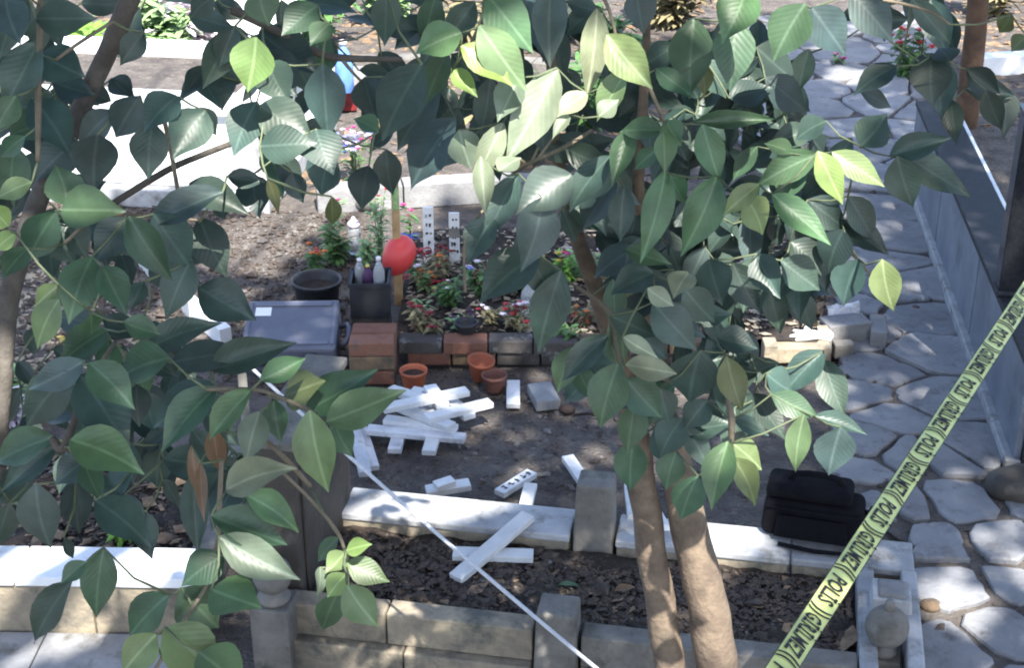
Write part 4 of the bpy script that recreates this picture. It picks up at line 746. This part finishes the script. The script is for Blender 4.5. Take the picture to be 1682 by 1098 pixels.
# smaller leaves deeper in the crowns, too many to pick apart
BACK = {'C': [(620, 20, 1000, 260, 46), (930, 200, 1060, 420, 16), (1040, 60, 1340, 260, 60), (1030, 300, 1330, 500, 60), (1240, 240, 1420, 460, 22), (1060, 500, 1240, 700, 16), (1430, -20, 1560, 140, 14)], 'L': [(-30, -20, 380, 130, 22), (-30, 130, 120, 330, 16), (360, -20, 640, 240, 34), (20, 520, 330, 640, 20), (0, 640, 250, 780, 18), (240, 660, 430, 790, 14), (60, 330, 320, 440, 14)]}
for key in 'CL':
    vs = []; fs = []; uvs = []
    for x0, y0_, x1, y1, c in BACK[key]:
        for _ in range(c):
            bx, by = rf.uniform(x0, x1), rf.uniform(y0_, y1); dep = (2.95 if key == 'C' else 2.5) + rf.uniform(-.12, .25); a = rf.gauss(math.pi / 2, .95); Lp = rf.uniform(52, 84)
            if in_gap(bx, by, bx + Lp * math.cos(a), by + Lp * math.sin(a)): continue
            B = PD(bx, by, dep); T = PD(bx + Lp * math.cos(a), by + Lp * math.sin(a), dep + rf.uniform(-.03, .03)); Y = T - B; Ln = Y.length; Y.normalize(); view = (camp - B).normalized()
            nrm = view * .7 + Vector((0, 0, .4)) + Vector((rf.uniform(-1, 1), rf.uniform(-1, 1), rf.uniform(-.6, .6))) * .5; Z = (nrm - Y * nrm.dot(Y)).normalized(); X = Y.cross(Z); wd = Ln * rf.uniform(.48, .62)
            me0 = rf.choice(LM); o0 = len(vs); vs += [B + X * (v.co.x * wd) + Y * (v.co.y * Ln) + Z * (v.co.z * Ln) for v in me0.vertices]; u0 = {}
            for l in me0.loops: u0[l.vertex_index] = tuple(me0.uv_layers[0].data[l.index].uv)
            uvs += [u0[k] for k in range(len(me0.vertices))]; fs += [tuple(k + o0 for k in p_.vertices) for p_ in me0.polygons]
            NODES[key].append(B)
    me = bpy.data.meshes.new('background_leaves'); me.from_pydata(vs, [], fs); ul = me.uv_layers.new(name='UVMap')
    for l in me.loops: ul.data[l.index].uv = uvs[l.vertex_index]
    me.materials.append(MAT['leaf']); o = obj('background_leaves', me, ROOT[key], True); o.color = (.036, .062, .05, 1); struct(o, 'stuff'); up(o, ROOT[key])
# twigs join every leaf to its nearest neighbour or branch (shortest spanning tree)
for key in 'CL':
    nd = NODES[key]; done = list(BASES[key]); best = [min(((p_ - q).length, k) for k, q in enumerate(done)) for p_ in nd]; left = set(range(len(nd))); b = MB(); r = random.Random(4)
    while left:
        i = min(left, key=lambda q: best[q][0]); left.discard(i); p_ = nd[i]; q = done[best[i][1]]; L_ = (p_ - q).length
        if L_ > 1e-4:
            mid = (p_ + q) / 2 + Vector((r.uniform(-.08, .08), r.uniform(-.08, .08), -.06)) * L_; b.tube([q, mid, p_], [.0016 + .004 * min(L_, .4), .0016 + .002 * min(L_, .4), .0013], 5)
        done.append(p_); k = len(done) - 1
        for j in left:
            dd = (nd[j] - p_).length
            if dd < best[j][0]: best[j] = (dd, k)
    o = b.build('twig', 'twig_green', ROOT[key], smooth=True); struct(o, 'stuff'); up(o, ROOT[key])
# fallen leaves on the bed
for px, py, sz, c, lb in ((950, 965, .075, 'g', 'green fallen leaf on the dark bed near the trunk'), (1010, 972, .07, 'r', 'brown fallen leaf on the dark bed beside the green one'), (590, 860, .05, 'l', 'pale fallen leaf in the corner of the bed by the headstone'), (300, 470, .06, 'l', 'pale leaf lying beside the slanting marble edging')):
    o = bpy.data.objects.new('fallen_leaf', LM[5]); COL.objects.link(o); o.location = G(px, py, .205 if py > 800 else .01); o.rotation_euler = (.1, .15, rl.uniform(0, 6)); o.scale = (sz * .5, sz, sz); o.color = (*LC[c], 1); tag(o, lb, 'leaf')

# ------------------------------------------------------------------ police tape and cord
TA, TB = PD(1212, 1210, 3.52), PD(1740, 401, 6.0); TD = TB - TA; TL = TD.length; tdir = TD.normalized()
vw = (camp - (TA + TB) / 2).normalized(); tacr = tdir.cross(vw).normalized()       # across the tape
if tacr.dot(Vector((1, 0, 0))) < 0: tacr = -tacr
def tape_pt(s, t, off=0.0):                              # s metres from the far end, t across (-.035 .. .035, up = right)
    f = s / TL; p_ = TB - tdir * s; ax = tdir; tw = .10 * math.sin(s * 3.1) + .05 * math.sin(s * 9 + 1) + .35 * max(0, 1 - s / .9) ** 1
    ac = Matrix.Rotation(tw, 3, ax) @ tacr; nr = ac.cross(tdir); nr = nr if nr.dot(vw) > 0 else -nr
    return p_ + ac * t + nr * (.003 * math.sin(s * 17 + t * 40) * (t / .035) + .0015 * math.cos(t / .035 * 2.2) + off) + Vector((0, 0, -.05 * 4 * f * (1 - f) * .0))
tp = empty('police_tape', TA, 0, 'pale yellow police barrier tape stretched diagonally beside the path', 'tape')
b = MB(); ns, nt_ = 160, 6
for i in range(ns + 1):
    for j in range(nt_ + 1): b.v.append(tape_pt(TL * i / ns, (j / nt_ - .5) * .07) - TA)
b.f = [(i * 7 + j, i * 7 + j + 1, (i + 1) * 7 + j + 1, (i + 1) * 7 + j) for i in range(ns) for j in range(nt_)]
b.build('strip', 'tape', tp, smooth=True)
for sgn in (-1, 1):
    b = MB(); ns2 = 160
    for i in range(ns2 + 1):
        for tt in (sgn * .0332, sgn * .035): b.v.append(tape_pt(TL * i / ns2, tt, .0012) - TA)
    b.f = [(2 * i, 2 * i + 1, 2 * i + 3, 2 * i + 2) for i in range(ns2)]; b.build('edge_line', 'ink', tp)
def text_mesh(txt):
    cu = bpy.data.curves.new('t', 'FONT'); cu.body = txt; cu.size = 1; cu.resolution_u = 2; cu.offset = .022
    o = bpy.data.objects.new('t', cu); COL.objects.link(o); bpy.context.view_layer.update(); dg = bpy.context.evaluated_depsgraph_get()
    me = bpy.data.meshes.new_from_object(o.evaluated_get(dg)); COL.objects.unlink(o); bpy.data.objects.remove(o); return me
words = {w_: text_mesh(w_) for w_ in ('POL\u0130S', 'G\u0130R\u0130LMEZ')}
s = .02; k = 0
while s < TL - .1:
    wd_ = ('POL\u0130S', 'G\u0130R\u0130LMEZ')[k % 2]; me0 = words[wd_]; xs_ = [v.co.x for v in me0.vertices]; ys_ = [v.co.y for v in me0.vertices]; x0, x1 = min(xs_), max(xs_); ym = .72
    Lw = .125 if k % 2 == 0 else .175; hh = .047; me = me0.copy()
    for v in me.vertices: v.co = tape_pt(s + (v.co.x - x0) / (x1 - x0) * Lw, (v.co.y / ym - .5) * hh * 1.0, .0034) - TA
    me.materials.clear(); me.materials.append(MAT['ink']); obj('lettering', me, tp); s += Lw + .018
    b = MB()
    for q in (0, .016):
        n = 8; sl_ = 0.012 if k % 2 == 0 else -.012
        for i in range(n + 1):
            tt = (i / n - .5) * .064; bow = sl_ * (1 - (2 * i / n - 1) ** 2); b.v += [tape_pt(s + q + bow, tt, .003) - TA, tape_pt(s + q + bow + .0065, tt, .003) - TA]
        o_ = (n + 1) * 2 * (0 if q == 0 else 1); b.f += [(o_ + 2 * i, o_ + 2 * i + 1, o_ + 2 * i + 3, o_ + 2 * i + 2) for i in range(n)]
    b.build('divider', 'ink', tp); s += .042; k += 1
# white cord tied to the slimmer trunk
CA, CB = PD(1112, 1208, 3.58), PD(395, 588, 4.6); pts = [CA.lerp(CB, i / 60) + Vector((0, 0, -.02 * 4 * (i / 60) * (1 - i / 60))) for i in range(61)]
b = MB().tube(pts, .0052, 8); tag(b.build('rope', 'cord', smooth=True), 'taut white rope running from the trunk past the headstone', 'rope')
# stake that holds the cord's far end
sk = G(395, 588, 0); Z0 = CB.z; b = MB().tube([Vector((CB.x, CB.y, -.05)), Vector((CB.x, CB.y, Z0 + .05))], .014, 8); tag(b.build('metal_stake', 'greystone', smooth=True), 'thin grey stake that the white rope is tied to', 'stake')

b = MB().tube([Vector((TB.x, TB.y, -.05)), TB + Vector((0, 0, .07))], .013, 8); tag(b.build('metal_stake', 'greystone', smooth=True), 'thin grey stake at the granite tomb that the police tape is tied to', 'stake')
# ------------------------------------------------------------------ unseen tall tree overhead, its crown shaped to shade the graves
big = empty('shade_tree', (-3.2, -2.6, 0), 0, 'tall unseen tree overhead, its crown shaped to shade the graves', 'tree')
b = MB().tube([Vector((-3.2, -2.6, -.2)), Vector((-3.1, -2.5, 2)), Vector((-2.6, -2.0, 4)), Vector((-1.6, -1.2, 5.6)), Vector((0, 0, 6.6))], [.28, .23, .19, .14, .07], 14); o = b.build('trunk', 'bark_big', big, smooth=True); up(o, big)
SPOTS = [(PD(1142, 885, 3.32), .09), (PD(1152, 930, 3.36), .09), (PD(1160, 985, 3.38), .09), (G(870, 990, .18), .07), (G(60, 962, .18), .13), (G(640, 830, .25), .10), (G(1185, 872, .25), .07), (G(1275, 560, .1), .10), (G(1340, 548, .1), .06), (G(1570, 990, .03), .05), (G(400, 400, 0), .22), (G(750, 820, .25), .06), (G(800, 930, .2), .05),
         (PD(1367, 285, 2.4), .02), (PD(870, 190, 2.47), .03), (PD(970, 110, 2.47), .01), (PD(530, 770, 2.0), .055), (PD(590, 665, 2.0), .05), (PD(300, 1060, 1.95), .10), (PD(430, 920, 2.0), .07), (PD(810, 95, 2.4), .01), (PD(575, 950, 2.0), .06), (PD(410, 100, 2.0), .045), (PD(10, 350, 2.0), .06), (PD(1230, 780, 2.45), .0), (G(620, 330, .2), .2), (G(120, 960, .22), .08), (G(220, 915, .26), .05),
         (G(1640, 60, 0), .45), (G(1400, 130, 0), .12), (G(760, 300, 0), .2), (G(330, 500, .05), .15)]
rb = random.Random(21); b = MB(); clumps = []
for _ in range(980): clumps.append(Vector((rb.uniform(-4.2, 6.5), rb.uniform(-4.5, 6.6), rb.uniform(5.6, 8.0))))
def sunfoot(p_): t = p_.z / SUN.z; return p_ - SUN * t
nleaf = 0
for c in clumps:
    for _ in range(60):
        p_ = c + Vector((rb.gauss(0, .34), rb.gauss(0, .34), rb.gauss(0, .22))); f = sunfoot(p_)
        if f.y > 7.75 + .35 * math.sin(f.x * 2.3) + (.9 if f.x > -.4 else 0) + (4.2 if f.x > .5 else 0): continue     # crown ends here: sun reaches the marble tomb and the back
        if any(((p_ - q) - SUN * (p_ - q).dot(SUN)).length < rr + .10 for q, rr in SPOTS): continue  # leaves left out along sun rays so chosen spots stay sunlit
        nrm = Vector((rb.uniform(-1, 1), rb.uniform(-1, 1), rb.uniform(.2, 1.2))).normalized(); a = nrm.orthogonal().normalized(); a = Matrix.Rotation(rb.uniform(0, 6.28), 3, nrm) @ a; c_ = nrm.cross(a); s_ = rb.uniform(.07, .12)
        b.add([p_ - a * s_, p_ + c_ * s_ * .55, p_ + a * s_, p_ - c_ * s_ * .55], [(0, 1, 2, 3)]); nleaf += 1
o = b.build('crown', 'canopy_leaf', big); struct(o, 'stuff'); up(o, big)
b = MB(); hub = Vector((-1.6, -1.2, 5.6))
for c in clumps[::9]:
    st_ = hub.lerp(Vector((0, 0, 6.6)), rb.random())
    if any(((st_.lerp(c, f / 12) - q) - SUN * (st_.lerp(c, f / 12) - q).dot(SUN)).length < rr + .15 for f in range(13) for q, rr in SPOTS[:6]): continue
    b.tube([st_, st_.lerp(c, .5) + Vector((0, 0, .2)), c], [.05, .03, .012], 6)
o = b.build('limb', 'bark_big', big, smooth=True); up(o, big)
